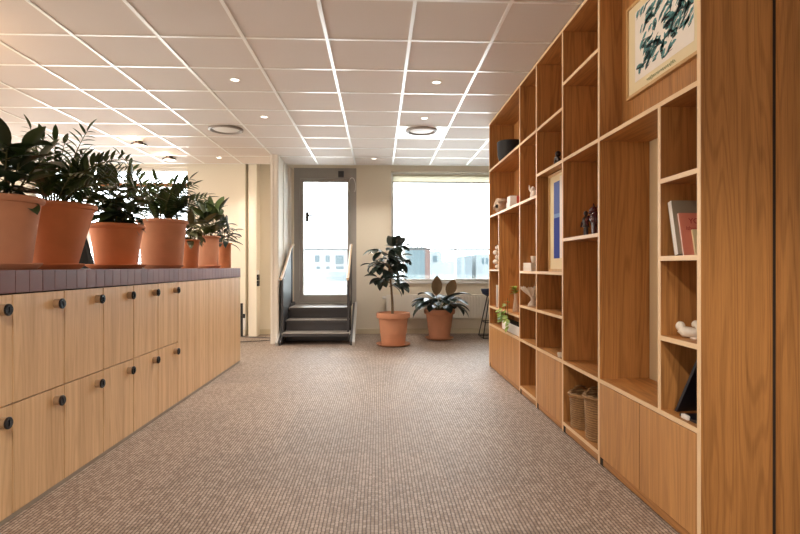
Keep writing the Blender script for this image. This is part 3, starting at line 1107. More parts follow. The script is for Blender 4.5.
# ------------------------------------------------------------------ steel steps with handrails
t = thing('door_steps', 'dark steel three-step stair with two pale handrails below the glass door', 'stairs', (-0.92, 8.0, 0))
for (ya, yb, zz_, xa, xb) in ((7.88, 8.20, 0.170, -1.40, -0.415), (8.16, 8.48, 0.335, -1.39, -0.45), (8.44, WY - 0.02, 0.503, -1.39, -0.45)):
    MB().box(xa, xb, ya, yb, zz_ - 0.03, zz_, 0.004).build('tread', M['tread'], t)
    MB().box(xa + 0.01, xb - 0.01, ya - 0.001, ya + 0.004, zz_ - 0.05, zz_ - 0.008).build('nosing', M['dark_metal'], t)
for ya, za, zb_ in ((8.19, 0.02, 0.30), (8.47, 0.175, 0.47), (8.9, 0.02, 0.47)):
    MB().box(-1.385, -0.455, ya, ya + 0.006, za, zb_).build('riser', M['dark_metal'], t)
for sx, ex in ((-1.43, -1.40), (-0.41, -0.38)):
    MB().prism([(sx, 7.82, 0.0), (sx, 7.95, 0.0), (sx, 8.80, 0.47), (sx, WY - 0.02, 0.47), (sx, WY - 0.02, 0.55), (sx, 8.72, 0.55), (sx, 7.82, 0.05)], (ex - sx, 0, 0)).build('stringer', M['dark_metal'], t)
# pale foot plates along the outside
for sx in (-1.475, -0.378):
    MB().prism([(sx, 7.78, 0.0), (sx, 7.83, 0.0), (sx, 8.75, 0.53), (sx, 8.75, 0.57), (sx, 7.78, 0.05)], (0.035, 0, 0)).build('edge_channel', M['steel'], t)
for hx_ in (-1.415, -0.448):
    rl = MB().tube([(hx_, 7.88, 0.955), (hx_, 8.0, 0.99), (hx_, 8.85, 1.47), (hx_, 9.05, 1.50)], 0.021, 12).build('handrail', M['handrail'], t, True)
    for yp, zt in ((8.02, 0.99), (8.85, 1.46)):
        MB().box(hx_ - 0.016, hx_ + 0.016, yp - 0.02, yp + 0.02, 0.03 if yp < 8.5 else 0.5, zt - 0.02).build('post', M['dark_metal'], t)
        MB().tube([(hx_, yp, zt - 0.03), (hx_ + (0.03 if hx_ < -1 else -0.03), yp, zt - 0.02)], 0.008, 8).build('bracket', M['steel'], t)
    MB().prism([(hx_ - 0.004, 8.04, 0.22), (hx_ - 0.004, 8.83, 0.62), (hx_ - 0.004, 8.83, 1.46), (hx_ - 0.004, 8.04, 0.90)], (0.008, 0, 0)).build('infill_panel', M['dark_metal'], t)

# ------------------------------------------------------------------ radiator, stool, sockets, cables
x0, x1 = Xy(WY, 386), 2.7
rz0, rz1 = 0.26, 0.665
t = thing('radiator', 'cream ribbed radiator under the wide window', 'radiator', ((x0 + x1) / 2, WY - 0.07, rz0))
MB().box(x0, x1, WY - 0.10, WY - 0.04, rz0, rz1, 0.006).build('body', M['white_wall'], t)
rbm = MB()
for i in range(int((x1 - x0) / 0.05)):
    xx = x0 + 0.02 + i * 0.05
    rbm.box(xx, xx + 0.026, WY - 0.112, WY - 0.10, rz0 + 0.03, rz1 - 0.03, 0.003)
rbm.build('ribs', M['white_wall'], t)
MB().tube([(x0 - 0.06, WY - 0.07, rz1 - 0.05), (x0 + 0.0, WY - 0.07, rz1 - 0.05)], 0.022, 12).build('valve', M['white'], t, True)
for xx in (x0 + 0.25, x1 - 0.25):
    MB().box(xx, xx + 0.03, WY - 0.04, WY - 0.002, rz0 + 0.05, rz1 - 0.05).build('bracket', M['white'], t)

sx, sy = Xy(8.7, 480) + 0.19, 8.62
t = thing('bar_stool', 'low black wire stool with dark navy seat beyond the far shelf end', 'stool', (sx, sy, 0))
MB().lathe((sx, sy, 0.66), [(0, 0), (0.10, 0.002), (0.165, 0.04), (0.19, 0.11), (0.185, 0.118), (0.15, 0.06), (0, 0.04)], 32).build('seat', M['navy'], t, True)
for a in (0.8, 2.35, 3.93, 5.5):
    MB().tube([(sx + 0.10 * math.cos(a), sy + 0.10 * math.sin(a), 0.665), (sx + 0.27 * math.cos(a), sy + 0.27 * math.sin(a), 0.012)], 0.009, 8).build('leg', M['black'], t, True)
pts = [(sx + 0.27 * math.cos(a), sy + 0.27 * math.sin(a), 0.0105) for a in (0.8, 2.35, 3.93, 5.5, 0.8)]
MB().tube(pts, 0.009, 8).build('floor_frame', M['black'], t)
pts = [(sx + 0.207 * math.cos(a), sy + 0.207 * math.sin(a), 0.25) for a in (0.8, 2.35, 3.93, 5.5, 0.8)]
MB().tube(pts, 0.008, 8).build('footrest', M['black'], t)

cx_ = Xy(8.88, 258.3)
t = thing('wall_socket', 'black double socket on the cream pillar left of the white partition', 'socket', (cx_, 8.9, 0.9))
zc0, zc1 = Zat(0, 8.9, 286), Zat(0, 8.9, 274.5)
zm = (zc0 + zc1) / 2
xp = Xy(8.88, 256.5)
for za, zb_ in ((zc0, zm - 0.004), (zm + 0.004, zc1)):
    o = MB().box(xp, xp + 0.03, 8.89, 8.99, za, zb_, 0.004).build('socket_module', M['black'], t)
    MB().lathe((xp + 0.015, 8.889, (za + zb_) / 2), [(0.012, 0), (0.012, -0.003), (0, -0.003)], 16, axis='y').build('socket_hole', M['dark_metal'], o)
MB().box(xp, xp + 0.025, 8.90, 8.98, zc1 + 0.002, zc1 + 0.07, 0.004).build('sensor', M['white'], t)

xb = Xy(8.9, 242.3)
t = thing('power_strip', 'upright black power strip on the floor behind the locker wall end', 'power strip', (xb, 8.9, 0))
MB().box(xb - 0.022, xb + 0.012, 8.86, 8.90, 0.0, 0.54, 0.004).build('strip_body', M['black'], t)
xb2 = Xy(8.9, 244.6)
o = MB().box(xb2 - 0.018, xb2 + 0.022, 8.86, 8.91, 0.11, 0.36, 0.006).build('adapter', M['white'], t)
MB().box(xb2 - 0.016, xb2 + 0.02, 8.853, 8.86, 0.30, 0.37, 0.003).build('plug', M['black'], o)
pts = [(xb + 0.02, 8.84, 0.03), (xb + 0.03, 8.80, 0.007)]
for i in range(13):
    a = i / 12
    pts.append((xb + 0.05 + 0.62 * math.sin(a * PI * 0.9), 8.78 - 0.55 * a, 0.007))
for i in range(5):
    pts.append((xb + 0.2 - 0.16 * i, 8.2 - 0.02 * i, 0.007))
tag(MB().tube(pts, 0.006, 6).build('power_cable', M['black'], None, True), 'dark cable looping over the carpet behind the far locker end', 'cable')

# ------------------------------------------------------------------ ceiling fittings
def ceil_xy(px, py):
    zc_ = 1.653 * F / (267 - py)
    a = (px - 400) / F
    return (zc_ * sn + a * zc_ * cs, zc_ * cs - a * zc_ * sn)


lab = ['ceiling downlight, nearest one on the left of the middle', 'ceiling downlight, nearest one on the right side', 'ceiling downlight left, between nearest left one and round vent',
       'ceiling downlight just in front of the square vent tile', 'ceiling downlight nearest the cream back wall on the left', 'ceiling downlight in front of the pillar between door and window']
dl = None
for i, (px, py) in enumerate(((235, 79.5), (436.5, 82), (264.3, 116.7), (424.5, 118), (219, 157.6), (374, 158.4))):
    X, Yc = ceil_xy(px, py)
    if dl is None:
        dl = thing('downlight', lab[i], 'ceiling light', (X, Yc, CEIL), 'recessed ceiling downlights')
        MB().lathe((X, Yc, CEIL), [(0.046, 0.0), (0.046, -0.004), (0.038, -0.006), (0.034, -0.003), (0.034, 0.0)], 32).build('trim_ring', M['white'], dl, True)
        MB().lathe((X, Yc, CEIL), [(0.034, -0.0035), (0.02, -0.004), (0, -0.0042)], 24).build('lens', M['lamp'], dl, True)
    else:
        dup(dl, (X, Yc, CEIL), lab[i])
    l = bpy.data.lights.new('downlight_beam', 'SPOT')
    l.energy = 105
    l.color = (1.0, 0.90, 0.78)
    l.spot_size = 2.2
    l.spot_blend = 0.8
    l.shadow_soft_size = 0.035
    lo = bpy.data.objects.new('downlight_beam', l)
    lo.location = (X, Yc, CEIL - 0.012)
    C.objects.link(lo)
for X, Yc in ((-0.37, 0.3), (0.51, -0.6)):  # unseen extra spots, no fittings, added to brighten the lockers and pots
    lo = lo.copy()
    lo.data = lo.data.copy()
    lo.data.energy = 190
    lo.data.spot_size = 2.36
    lo.data.spot_blend = 0.35
    lo.location = (X, Yc, CEIL - 0.012)
    C.objects.link(lo)

for px, py, R, sq, label in ((226, 128.7, 0.20, False, 'round ceiling vent ring over the left side, above the lockers'), (421.5, 130.0, 0.19, True, 'round ceiling vent in a bright white square tile before the window')):
    X, Yc = ceil_xy(px, py)
    t = thing('ceiling_vent', label, 'ceiling vent', (X, Yc, CEIL), 'round ceiling vents')
    if sq:
        tx0 = 0.227 + 0.6 * math.floor((X - 0.227) / 0.6)
        ty0 = 3.934 + 0.6 * math.floor((Yc - 3.934) / 0.6)
        MB().box(tx0 + 0.013, tx0 + 0.587, ty0 + 0.013, ty0 + 0.587, CEIL - 0.003, CEIL + 0.001).build('plate', M['tbar'], t)
    MB().lathe((X, Yc, CEIL - 0.003), [(R, 0), (R, -0.018), (R - 0.02, -0.024), (R - 0.035, -0.012), (R - 0.04, 0.0)], 48).build('ring', M['ring'], t, True)
    MB().lathe((X, Yc, CEIL - 0.003), [(R - 0.045, -0.004), (R - 0.06, -0.012), (0, -0.014)], 48).build('disc', M['white'], t, True)

for i, (px, py, label) in enumerate(((139, 141.5, 'flat round ceiling lamp over the left room, nearer of the visible two'), (169.5, 156.5, 'flat round ceiling lamp over the left room, nearer the window wall'))):
    X, Yc = ceil_xy(px, py)
    t = thing('disc_lamp', label, 'ceiling light', (X, Yc, CEIL), 'flat round ceiling lamps')
    MB().lathe((X, Yc, CEIL), [(0.05, 0), (0.05, -0.03), (0.0, -0.03)], 24).build('mount', M['bronze'], t, True)
    MB().lathe((X, Yc, CEIL - 0.03), [(0, -0.022), (0.098, -0.022), (0.10, -0.018), (0.10, -0.004), (0.095, 0), (0.05, 0)], 32).build('disc', M['bronze'], t, True)
    MB().lathe((X, Yc, CEIL - 0.0525), [(0.085, 0), (0, 0)], 32).build('diffuser', M['disc_glow'], t)
    l = bpy.data.lights.new('disc_lamp_light', 'POINT')
    l.energy = 3
    l.color = (1.0, 0.72, 0.45)
    l.shadow_soft_size = 0.03
    lo = bpy.data.objects.new('disc_lamp_light', l)
    lo.location = (X, Yc - 0.16, CEIL - 0.06)
    C.objects.link(lo)
# assumed unseen warm light, no fitting, added for the glow on the left ceiling
l = bpy.data.lights.new('assumed_warm_light', 'POINT')
l.energy = 26
l.color = (1.0, 0.70, 0.42)
l.shadow_soft_size = 0.12
lo = bpy.data.objects.new('assumed_warm_light', l)
lo.location = (-3.3, 3.6, 2.3)
C.objects.link(lo)

# ------------------------------------------------------------------ black chair behind the lockers
chx, chy = Xy(5.8, 88), 5.8
t = thing('office_chair', 'black high-backed chair half hidden between the second and third pots', 'chair', (chx, chy, 0))
MB().box(chx - 0.24, chx + 0.24, chy - 0.2, chy + 0.28, 0.44, 0.52, 0.03).build('seat', M['black_cloth'], t, True)
MB().prism([(chx - 0.23, chy - 0.2, 0.55), (chx + 0.23, chy - 0.2, 0.55), (chx + 0.19, chy - 0.27, 1.12), (chx + 0.10, chy - 0.28, 1.46), (chx - 0.10, chy - 0.28, 1.46), (chx - 0.19, chy - 0.27, 1.12)], (0, 0.05, 0)).build('backrest', M['black_cloth'], t)
MB().tube([(chx, chy + .03, 0.08), (chx, chy + .03, 0.45)], 0.03, 12).build('column', M['dark_metal'], t, True)
for k in range(5):
    a = k * 2 * PI / 5
    MB().tube([(chx, chy + .03, 0.09), (chx + .3 * math.cos(a), chy + .03 + .3 * math.sin(a), 0.06)], 0.018, 8).blob((chx + .3 * math.cos(a), chy + .03 + .3 * math.sin(a), 0.03), .025, .025, .03, 10, 6).build('leg', M['black_cloth'], t, True)

# ------------------------------------------------------------------ things on the shelves
def shelf_top(z):
    return z + SH / 2


# framed poster in the upper niche of the nearest bay
fx1 = NX - 0.001
fx0 = fx1 - 0.022
FX = fx0
fy1, fy0 = Yx(FX, 626), Yx(FX, 626) - 0.70
fz0, fz1 = 2.05, 2.555
t = thing('framed_poster', 'oak-framed poster of teal and black brushstrokes high in the nearest bay', 'picture', (FX, (fy0 + fy1) / 2, fz0))
fw = 0.016
MB().box(fx0, fx1, fy0, fy0 + fw, fz0, fz1).box(fx0, fx1, fy1 - fw, fy1, fz0, fz1).box(fx0, fx1, fy0 + fw, fy1 - fw, fz0, fz0 + fw).box(fx0, fx1, fy0 + fw, fy1 - fw, fz1 - fw, fz1).build('frame', M['frame_oak'], t)
MB().box(fx0 + 0.008, fx0 + 0.012, fy0 + fw, fy1 - fw, fz0 + fw, fz1 - fw).build('mount', M['cream'], t)
qy1, qy0 = Yx(FX, 633.8), Yx(FX, 692.6)
qz0, qz1 = 2.122, 2.497
pr = MB().box(fx0 + 0.0072, fx0 + 0.008, qy0, qy1, qz0, qz1).build('print', M['paper'], t)
PXs = fx0 + 0.0070


def stroke(mb, u0, v0, ang, L, W, rng, bend=0.5):
    """a flat brush stroke on the print; u runs to the right, v up, both 0..1 of the print"""
    du = qy1 - qy0
    dv = qz1 - qz0
    u, v = u0 * du, v0 * dv
    N = 8
    rows = []
    a = ang
    for i in range(N + 1):
        s_ = i / N
        wv = W * (0.35 + 0.65 * math.sin(PI * min(1, 0.1 + s_ * 0.85))) * rng.uniform(0.6, 1.25)
        if i in (0, N):
            wv = W * 0.15
        nx_, nz_ = -math.sin(a), math.cos(a)
        pt_ = []
        for sg in (-1, 1):
            uu = min(max(u + nx_ * wv * sg, 0.004), du - 0.004)
            vv = min(max(v + nz_ * wv * sg, 0.004), dv - 0.004)
            pt_.append(mb.bm.verts.new((PXs - mb.lift, qy1 - uu, qz0 + vv)))
        rows.append(pt_)
        u += math.cos(a) * L / N
        v += math.sin(a) * L / N
        a += bend * rng.uniform(-0.6, 0.6)
    for a_, b_ in zip(rows, rows[1:]):
        mb.bm.faces.new((a_[0], b_[0], b_[1], a_[1]))


rng = R_(77)
mt, mk = MB(), MB()
mt.lift, mk.lift = 0.0001, 0.0003
for i in range(96):
    # a mass running from upper right to lower left, thinner clusters at the right
    s_ = rng.random()
    if i < 72:
        u = 0.05 + 0.6 * s_ + rng.uniform(-0.05, 0.1)
        v = 0.06 + 0.85 * rng.random()
    else:
        u = 0.62 + 0.3 * rng.random()
        v = 0.22 + 0.4 * rng.random()
    an = 0.5 + rng.uniform(-0.45, 0.55)
    L_ = rng.uniform(0.04, 0.12)
    W_ = rng.uniform(0.007, 0.0145)
    stroke(mt, u, v, an, L_, W_, rng)
    for q in range(1):
        stroke(mk, u + rng.uniform(-0.01, 0.02), v - rng.uniform(0.0, 0.035), an + rng.uniform(-.15, .15), L_ * rng.uniform(.4, 0.9), W_ * rng.uniform(0.2, 0.42), rng)
mt.build('teal_strokes', M['teal'], pr)
mk.build('black_strokes', M['ink'], pr)
# handwritten caption on the mount below the print
cap = []
cy1 = Yx(FX, 645.5)
cy0 = Yx(FX, 674)
for i in range(150):
    s_ = i / 149
    amp = 0.0065 * (1 + 0.7 * (math.sin(s_ * 9) > 0.9)) * (0.25 if 0.46 < s_ < 0.50 else 1)
    cap.append((fx0 + 0.0074, cy1 + (cy0 - cy1) * s_ + 0.003 * math.sin(s_ * 150), 2.092 + amp * math.sin(s_ * 112)))
MB().tube(cap, 0.0012, 4).build('caption', M['green_ink'], t)

# blue picture standing in the middle bay
BXp = SX + 0.07
ya, yb = Yx(BXp, 548.3), Y['d'] + H + 0.015
zb0, zb1 = shelf_top(Z3), Z2 - SH / 2 - 0.006
t = thing('framed_picture', 'tall framed picture with a blue panel standing in the middle bay', 'picture', (BXp, (ya + yb) / 2, zb0))
fw = 0.02
MB().box(BXp, BXp + 0.025, ya - fw, ya, zb0, zb1).box(BXp, BXp + 0.025, yb, yb + fw, zb0, zb1).box(BXp, BXp + 0.025, yb + fw, ya - fw, zb0, zb0 + fw).box(BXp, BXp + 0.025, yb + fw, ya - fw, zb1 - fw, zb1).build('frame', M['frame_oak'], t)
MB().box(BXp + 0.009, BXp + 0.013, yb + fw, ya - fw, zb0 + fw, zb1 - fw).build('mount', M['cream'], t)
b1, b0 = Yx(BXp, 552.8), Yx(BXp, 558.6)
zq0, zq1 = Zat(BXp, b1, 258.5), Zat(BXp, b1, 183)
zm = zq0 + (zq1 - zq0) * 0.53
MB().box(BXp + 0.008, BXp + 0.009, b0, b1, zq0, zm).build('sea_print', M['blue_sea'], t)
MB().box(BXp + 0.008, BXp + 0.009, b0, b1, zm + 0.03, zq1).build('sky_print', M['blue_sky'], t)
MB().box(BXp + 0.008, BXp + 0.009, b0, b1, zm, zm + 0.03).build('horizon_print', M['blue_mid'], t)
MB().box(BXp + 0.008, BXp + 0.009, yb + fw + 0.01, b0 - 0.001, zq0 + 0.0, zq1 + 0.03).build('white_print', M['paper'], t)


def pxy(px, dx):
    """a point at depth dx behind the shelving front seen at column px"""
    return SX + dx, Yx(SX + dx, px)


# far bay: bowl, face vase, small stacked books, beads, white book, glass vase with sprig, white planter with trailing plant
x, y = pxy(510.0, 0.148)
zb0 = shelf_top(Z1)
t = thing('bowl', 'black stoneware bowl on the top shelf of the far bay', 'bowl', (x, y, zb0))
MB().lathe((x, y, zb0), [(0, 0), (0.085, 0), (0.115, 0.03), (0.133, 0.10), (0.14, 0.235), (0.135, 0.24), (0.128, 0.225), (0.11, 0.07), (0, 0.03)], 40).build('bowl_body', M['bowl'], t, True)

x, y = pxy(500.5, 0.11)
zb0 = shelf_top(ZAB)
t = thing('face_vase', 'pale round face-shaped vase with dark eye on the far bay', 'vase', (x, y, zb0))
MB().lathe((x, y, zb0), [(0, 0), (0.035, 0.0), (0.03, 0.012), (0.05, 0.04), (0.075, 0.09), (0.072, 0.14), (0.055, 0.17), (0.05, 0.19), (0.045, 0.188), (0.048, 0.165), (0, 0.15)], 28).build('vase_body', M['stone'], t, True)
MB().blob((x - 0.05, y - 0.052, zb0 + 0.10), 0.022, 0.012, 0.02).build('eye', M['black'], t, True)
MB().blob((x - 0.076, y - 0.02, zb0 + 0.085), 0.012, 0.012, 0.022).build('nose', M['stone'], t, True)
MB().tube([(x - 0.04, y - 0.06, zb0 + 0.15), (x + 0.03, y - 0.10, zb0 + 0.165), (x + 0.10, y - 0.08, zb0 + 0.155)], [0.012, 0.014, 0.006], 8).build('handle', M['stone'], t, True)

# little stack: two books beside the vase
x, y = pxy(513.0, 0.06)
o = thing('book', 'white book with red cover edge lying lowest beside the face vase', 'book', (x, y, zb0), 'small books lying by the face vase')
MB().box(x - 0.05, x + 0.09, y - 0.07, y + 0.07, zb0, zb0 + 0.055, 0.002).build('pages', M['white_cover'], o)
MB().box(x + 0.02, x + 0.092, y - 0.073, y - 0.07, zb0, zb0 + 0.055).build('cover', M['red_cover'], o)
o = thing('book', 'white book with orange-red end lying on top beside the face vase', 'book', (x, y, zb0 + 0.055), 'small books lying by the face vase')
MB().box(x - 0.045, x + 0.085, y - 0.065, y + 0.06, zb0 + 0.0555, zb0 + 0.115, 0.002).build('pages', M['white_cover'], o)
MB().box(x + 0.02, x + 0.087, y - 0.068, y - 0.065, zb0 + 0.0555, zb0 + 0.115).build('cover', M['red_cover'], o)

# beads figure in the narrow compartment
x, y = pxy(496.6, 0.05)
zb0 = shelf_top(1.095)
t = thing('beaded_ornament', 'white bobbly ornament in the narrow compartment of the far bay', 'ornament', (x, y, zb0))
MB().tube([(x, y, zb0), (x, y, zb0 + 0.27)], 0.012, 8).build('core', M['bronze'], t)
for k in range(5):
    MB().blob((x + 0.012 * (-1) ** k, y - 0.008, zb0 + 0.03 + 0.052 * k), 0.032, 0.032, 0.028).build('bead', M['ceramic'], t, True)
x, y = pxy(496.3, 0.03)
zb0 = shelf_top(ZA4)
t = thing('book', 'thin white book standing upright in the narrow compartment of the far bay', 'book', (x, y, zb0))
MB().box(x, x + 0.16, y - 0.012, y + 0.012, zb0, zb0 + 0.24, 0.002).build('cover', M['white_cover'], t)
MB().box(x + 0.002, x + 0.158, y - 0.009, y + 0.009, zb0 + 0.2402, zb0 + 0.2415).build('pages', M['pages'], t)

x, y = pxy(515.8, 0.08)
t = thing('bud_vase', 'slim glass vase with a green sprig on the far bay', 'vase', (x, y, zb0))
MB().lathe((x, y, zb0), [(0, 0), (0.03, 0), (0.033, 0.01), (0.026, 0.06), (0.017, 0.13), (0.018, 0.17), (0.022, 0.18), (0.017, 0.178), (0.013, 0.13), (0, 0.02)], 24).build('vase_body', M['stone'], t, True)
lf = MB()
rng = R_(6)
for k in range(9):
    lf.leaf((x, y, zb0 + 0.17 + 0.008 * k), rnd_dir(rng, 2.6 + rng.uniform(-1.6, 1.6), rng.uniform(-.2, 1.1)), (0, 0, 1), .075, .04, .6, .2)
lf.build('sprig', M['leaf_lime'], t, True)

x, y = pxy(511.0, 0.06)
zb0 = shelf_top(ZB)
t = thing('trailing_plant', 'trailing light-green plant in a long white planter low in the far bay', 'plant', (x, y, zb0))
y0_, y1_ = Y['b'] + 0.05, Yx(SX + 0.03, 502.5)
MB().box(SX + 0.025, SX + 0.14, y0_, y1_, zb0, zb0 + 0.085, 0.004).build('planter', M['white'], t)
MB().box(SX + 0.032, SX + 0.133, y0_ + 0.01, y1_ - 0.01, zb0 + 0.0855, zb0 + 0.09).build('soil', M['soil'], t)
lf, st = MB(), MB()
rng = R_(19)
for px, z_, n_ in ((503, 0.66, 7), (510, 0.60, 9), (507, 0.74, 4), (509, 0.80, 3), (505, 0.63, 5)):
    xx, yy = pxy(px, -0.01)
    st.tube([(SX + 0.07, yy, zb0 + 0.09), (SX + 0.03, yy, zb0 + 0.13), (xx - 0.012, yy, min(z_, 0.64)), (xx - 0.014, yy, z_ + .03)], .003, 5)
    for k in range(n_):
        lf.leaf((xx - 0.012, yy + rng.uniform(-.06, .06), z_ + rng.uniform(-.05, .05)), rnd_dir(rng, rng.uniform(1.8, 4.6), rng.uniform(-.6, .6)), (-.6, -.3, .6), .07, .045, .6, .2, broad=.3)
st.build('stem', M['stem'], t, True)
lf.build('foliage', M['leaf_lime'], t, True)

# narrow bay: little white bird, white cup, white books, seashell bowl
x, y = pxy(534.0, 0.05)
zb0 = shelf_top(ZAB)
t = thing('bird_figurine', 'small white upright figurine on the upper shelf of the narrow bay', 'figurine', (x, y, zb0))
MB().lathe((x, y, zb0), [(0, 0), (0.03, 0), (0.034, 0.02), (0.028, 0.05), (0.016, 0.07), (0, 0.075)], 20).blob((x - .01, y, zb0 + .083), .018, .018, .018).build('body', M['ceramic'], t, True)
MB().tube([(x, y, zb0 + .03), (x - .03, y + .03, zb0 + .085), (x - .03, y + .04, zb0 + .115)], [.014, .01, .004], 8).build('wing', M['ceramic'], t, True)

x, y = pxy(529.5, 0.06)
zb0 = shelf_top(Z3)
for k, (dz, h_, lab_) in enumerate(((0, 0.035, 'lower pale book of the flat stack in the narrow bay'), (0.0355, 0.035, 'upper white book of the flat stack in the narrow bay'))):
    o = thing('book', lab_, 'book', (x, y, zb0 + dz), 'pale books lying flat in the narrow bay')
    MB().box(x - 0.03, x + 0.15, y - 0.16 + k * .01, y + 0.10 - k * .01, zb0 + dz + .003, zb0 + dz + h_ - .003).build('pages', M['pages'], o)
    MB().box(x - 0.032, x + 0.152, y - 0.162 + k * .01, y + 0.102 - k * .01, zb0 + dz, zb0 + dz + .003).box(x - 0.032, x + 0.152, y - 0.162 + k * .01, y + 0.102 - k * .01, zb0 + dz + h_ - .003, zb0 + dz + h_).build('cover', M['white_cover'], o)
x, y = pxy(534.6, 0.05)
zc0 = zb0 + 0.0715
t = thing('cup', 'small white cup standing on the flat pale books in the narrow bay', 'cup', (x, y, zc0))
MB().lathe((x, y, zc0), [(0, 0), (0.022, 0), (0.03, 0.02), (0.034, 0.055), (0.03, 0.055), (0.026, 0.022), (0, 0.008)], 20).build('cup_body', M['ceramic'], t, True)

x, y = pxy(533.0, 0.08)
zb0 = shelf_top(Z4)
t = thing('shell_bowl', 'white fluted seashell bowl on a stemmed foot in the narrow bay', 'bowl', (x, y, zb0))
sb = MB()
sb.lathe((x, y, zb0), [(0, 0), (0.045, 0), (0.04, 0.02), (0.018, 0.05), (0.022, 0.075), (0.05, 0.10)], 24)
sb.build('foot', M['ceramic'], t, True)
sb = MB()
rows = []
for j in range(7):
    u = j / 6
    rr = 0.02 + 0.11 * u
    rows.append([sb.bm.verts.new((x + rr * math.cos(a) * 0.8, y + rr * 1.1 * math.sin(a), zb0 + 0.085 + 0.075 * u ** 1.4 + 0.012 * u * math.cos(12 * a))) for a in [2 * PI * q / 72 for q in range(72)]])
for a_, b_ in zip(rows, rows[1:]):
    for q in range(72):
        sb.bm.faces.new((a_[q], a_[(q + 1) % 72], b_[(q + 1) % 72], b_[q]))
sb.bm.faces.new(rows[0][::-1])
sb.build('fluted_shell', M['ceramic'], t, True)

# middle bay: dark sculpture, small white tag
x, y = pxy(557.5, 0.07)
zb0 = shelf_top(Z2)
t = thing('sculpture', 'small dark knotted sculpture on the shelf above the blue picture', 'sculpture', (x, y, zb0))
MB().lathe((x, y, zb0), [(0, 0), (0.03, 0), (0.028, 0.012), (0, 0.014)], 20).build('base', M['bronze'], t, True)
MB().tube([(x, y + .04 * math.sin(q), zb0 + .042 + .03 * math.cos(q) + .01 * math.sin(2 * q)) for q in [i * 2 * PI / 18 for i in range(19)]], 0.016, 10).build('loop', M['bronze'], t, True)
MB().blob((x, y - .015, zb0 + .10), .022, .02, .022).build('knob', M['bronze'], t, True)
x, y = pxy(560.3, 0.03)
zb0 = shelf_top(ZB)
t = thing('trinket_dish', 'tiny white dish at the near corner of the middle bay base shelf', 'dish', (x, y, zb0))
MB().lathe((x, y, zb0), [(0, 0), (0.016, 0), (0.022, 0.03), (0.019, 0.03), (0.014, 0.006), (0, 0.005)], 20).build('dish_body', M['ceramic'], t, True)

# basket bay: two glazed figures, two baskets
zb0 = shelf_top(1.316)
x, y = pxy(586.0, 0.07)
t = thing('figurine', 'small dark standing figurine on the shelf of the basket bay', 'figurine', (x, y, zb0))
MB().tube([(x, y + .012, zb0), (x, y + .010, zb0 + .06)], [.011, .012], 8).tube([(x, y - .014, zb0), (x, y - .010, zb0 + .06)], [.011, .012], 8).build('legs', M['bronze'], t, True)
MB().lathe((x, y, zb0 + .055), [(0, 0), (.022, .004), (.018, .03), (.024, .06), (.01, .075), (0, .078)], 16).build('torso', M['bronze'], t, True)
MB().blob((x, y, zb0 + .148), .014, .014, .018).build('head', M['bronze'], t, True)
MB().tube([(x, y + .02, zb0 + .118), (x - .01, y + .045, zb0 + .09), (x - .02, y + .03, zb0 + .065)], .007, 6).build('arm', M['bronze'], t, True)
x, y = pxy(596.0, 0.06)
t = thing('figurine', 'larger glossy oxblood animal figurine next to the dark standing one', 'figurine', (x, y, zb0))
MB().lathe((x, y, zb0 + .0480), [(0, 0), (.0280, .0080), (.0400, .0400), (.0360, .0720), (.0160, .0960), (0, .1000)], 20).build('body', M['oxblood'], t, True)
MB().blob((x - .0096, y + .0160, zb0 + .1520), .0240, .0272, .0224).blob((x - .0160, y + .0400, zb0 + .1400), .0144, .0192, .0128).build('head', M['oxblood'], t, True)
for q in (-1, 1):
    MB().tube([(x + q * .0160, y + q * .0120, zb0 + .0720), (x + q * .0192, y + q * .0144, zb0)], [.0176, .0120], 10).build('leg', M['oxblood'], t, True)
    MB().tube([(x + q * .0096, y + .0080, zb0 + .1640), (x + q * .0160, y, zb0 + .1920)], [.0080, .0032], 8).build('ear', M['oxblood'], t, True)
MB().tube([(x - .0320, y + .0240, zb0 + .1120), (x - .0400, y + .0480, zb0 + .0880), (x - .0280, y + .0560, zb0 + .0600)], [.0128, .0104, .0088], 8).build('arm', M['oxblood'], t, True)


def basket(px, label, R, h, dx):
    x, y = pxy(px, dx)
    zb = ZP + 0.0225
    t = thing('basket', label, 'basket', (x, y, zb), 'wicker baskets at floor level')
    mb = MB()
    prof = [(0, 0), (R * 0.88, 0)]
    nb = 16
    for i in range(nb + 1):
        u = i / nb
        rr = R * (0.9 + 0.1 * u)
        prof += [(rr, h * u * 0.94), (rr + 0.006, h * (u * 0.94 + 0.02))]
    prof += [(R - 0.02, h * 0.95), (R * 0.85, 0.02), (0, 0.015)]
    mb.lathe((x, y, zb), prof, 40)
    mb.build('basket_body', M['wicker'], t, True)
    ring = MB()
    ring.tube([(x + (R + .003) * math.cos(a), y + (R + .003) * math.sin(a), zb + h + .004 * math.sin(9 * a)) for a in [2 * PI * q / 40 for q in range(41)]], 0.014, 8)
    ring.build('rim', M['wicker'], t, True)
    hd = MB()
    for s_ in (-1, 1):
        hd.tube([(x, y + s_ * R + s_ * .01 * math.sin(PI * q / 8), zb + h + .035 * math.sin(PI * q / 8)) for q in range(9)] if False else
                [(x + .05 * math.cos(PI * q / 8), y + s_ * R, zb + h + .035 * math.sin(PI * q / 8)) for q in range(9)], .007, 6)
    hd.build('handles', M['wicker'], t, True)


basket(585.5, 'wicker basket farther back on the left of the floor compartment', 0.098, 0.215, 0.11)
basket(601.5, 'wicker basket nearer the camera, partly hidden by the low doors', 0.098, 0.262, 0.11)

# nearest bay: leaning books, knot, dark folder
zb0 = shelf_top(1.168)
LEAN = 0.24
lean_y = [Y['m'] - H - 0.002]


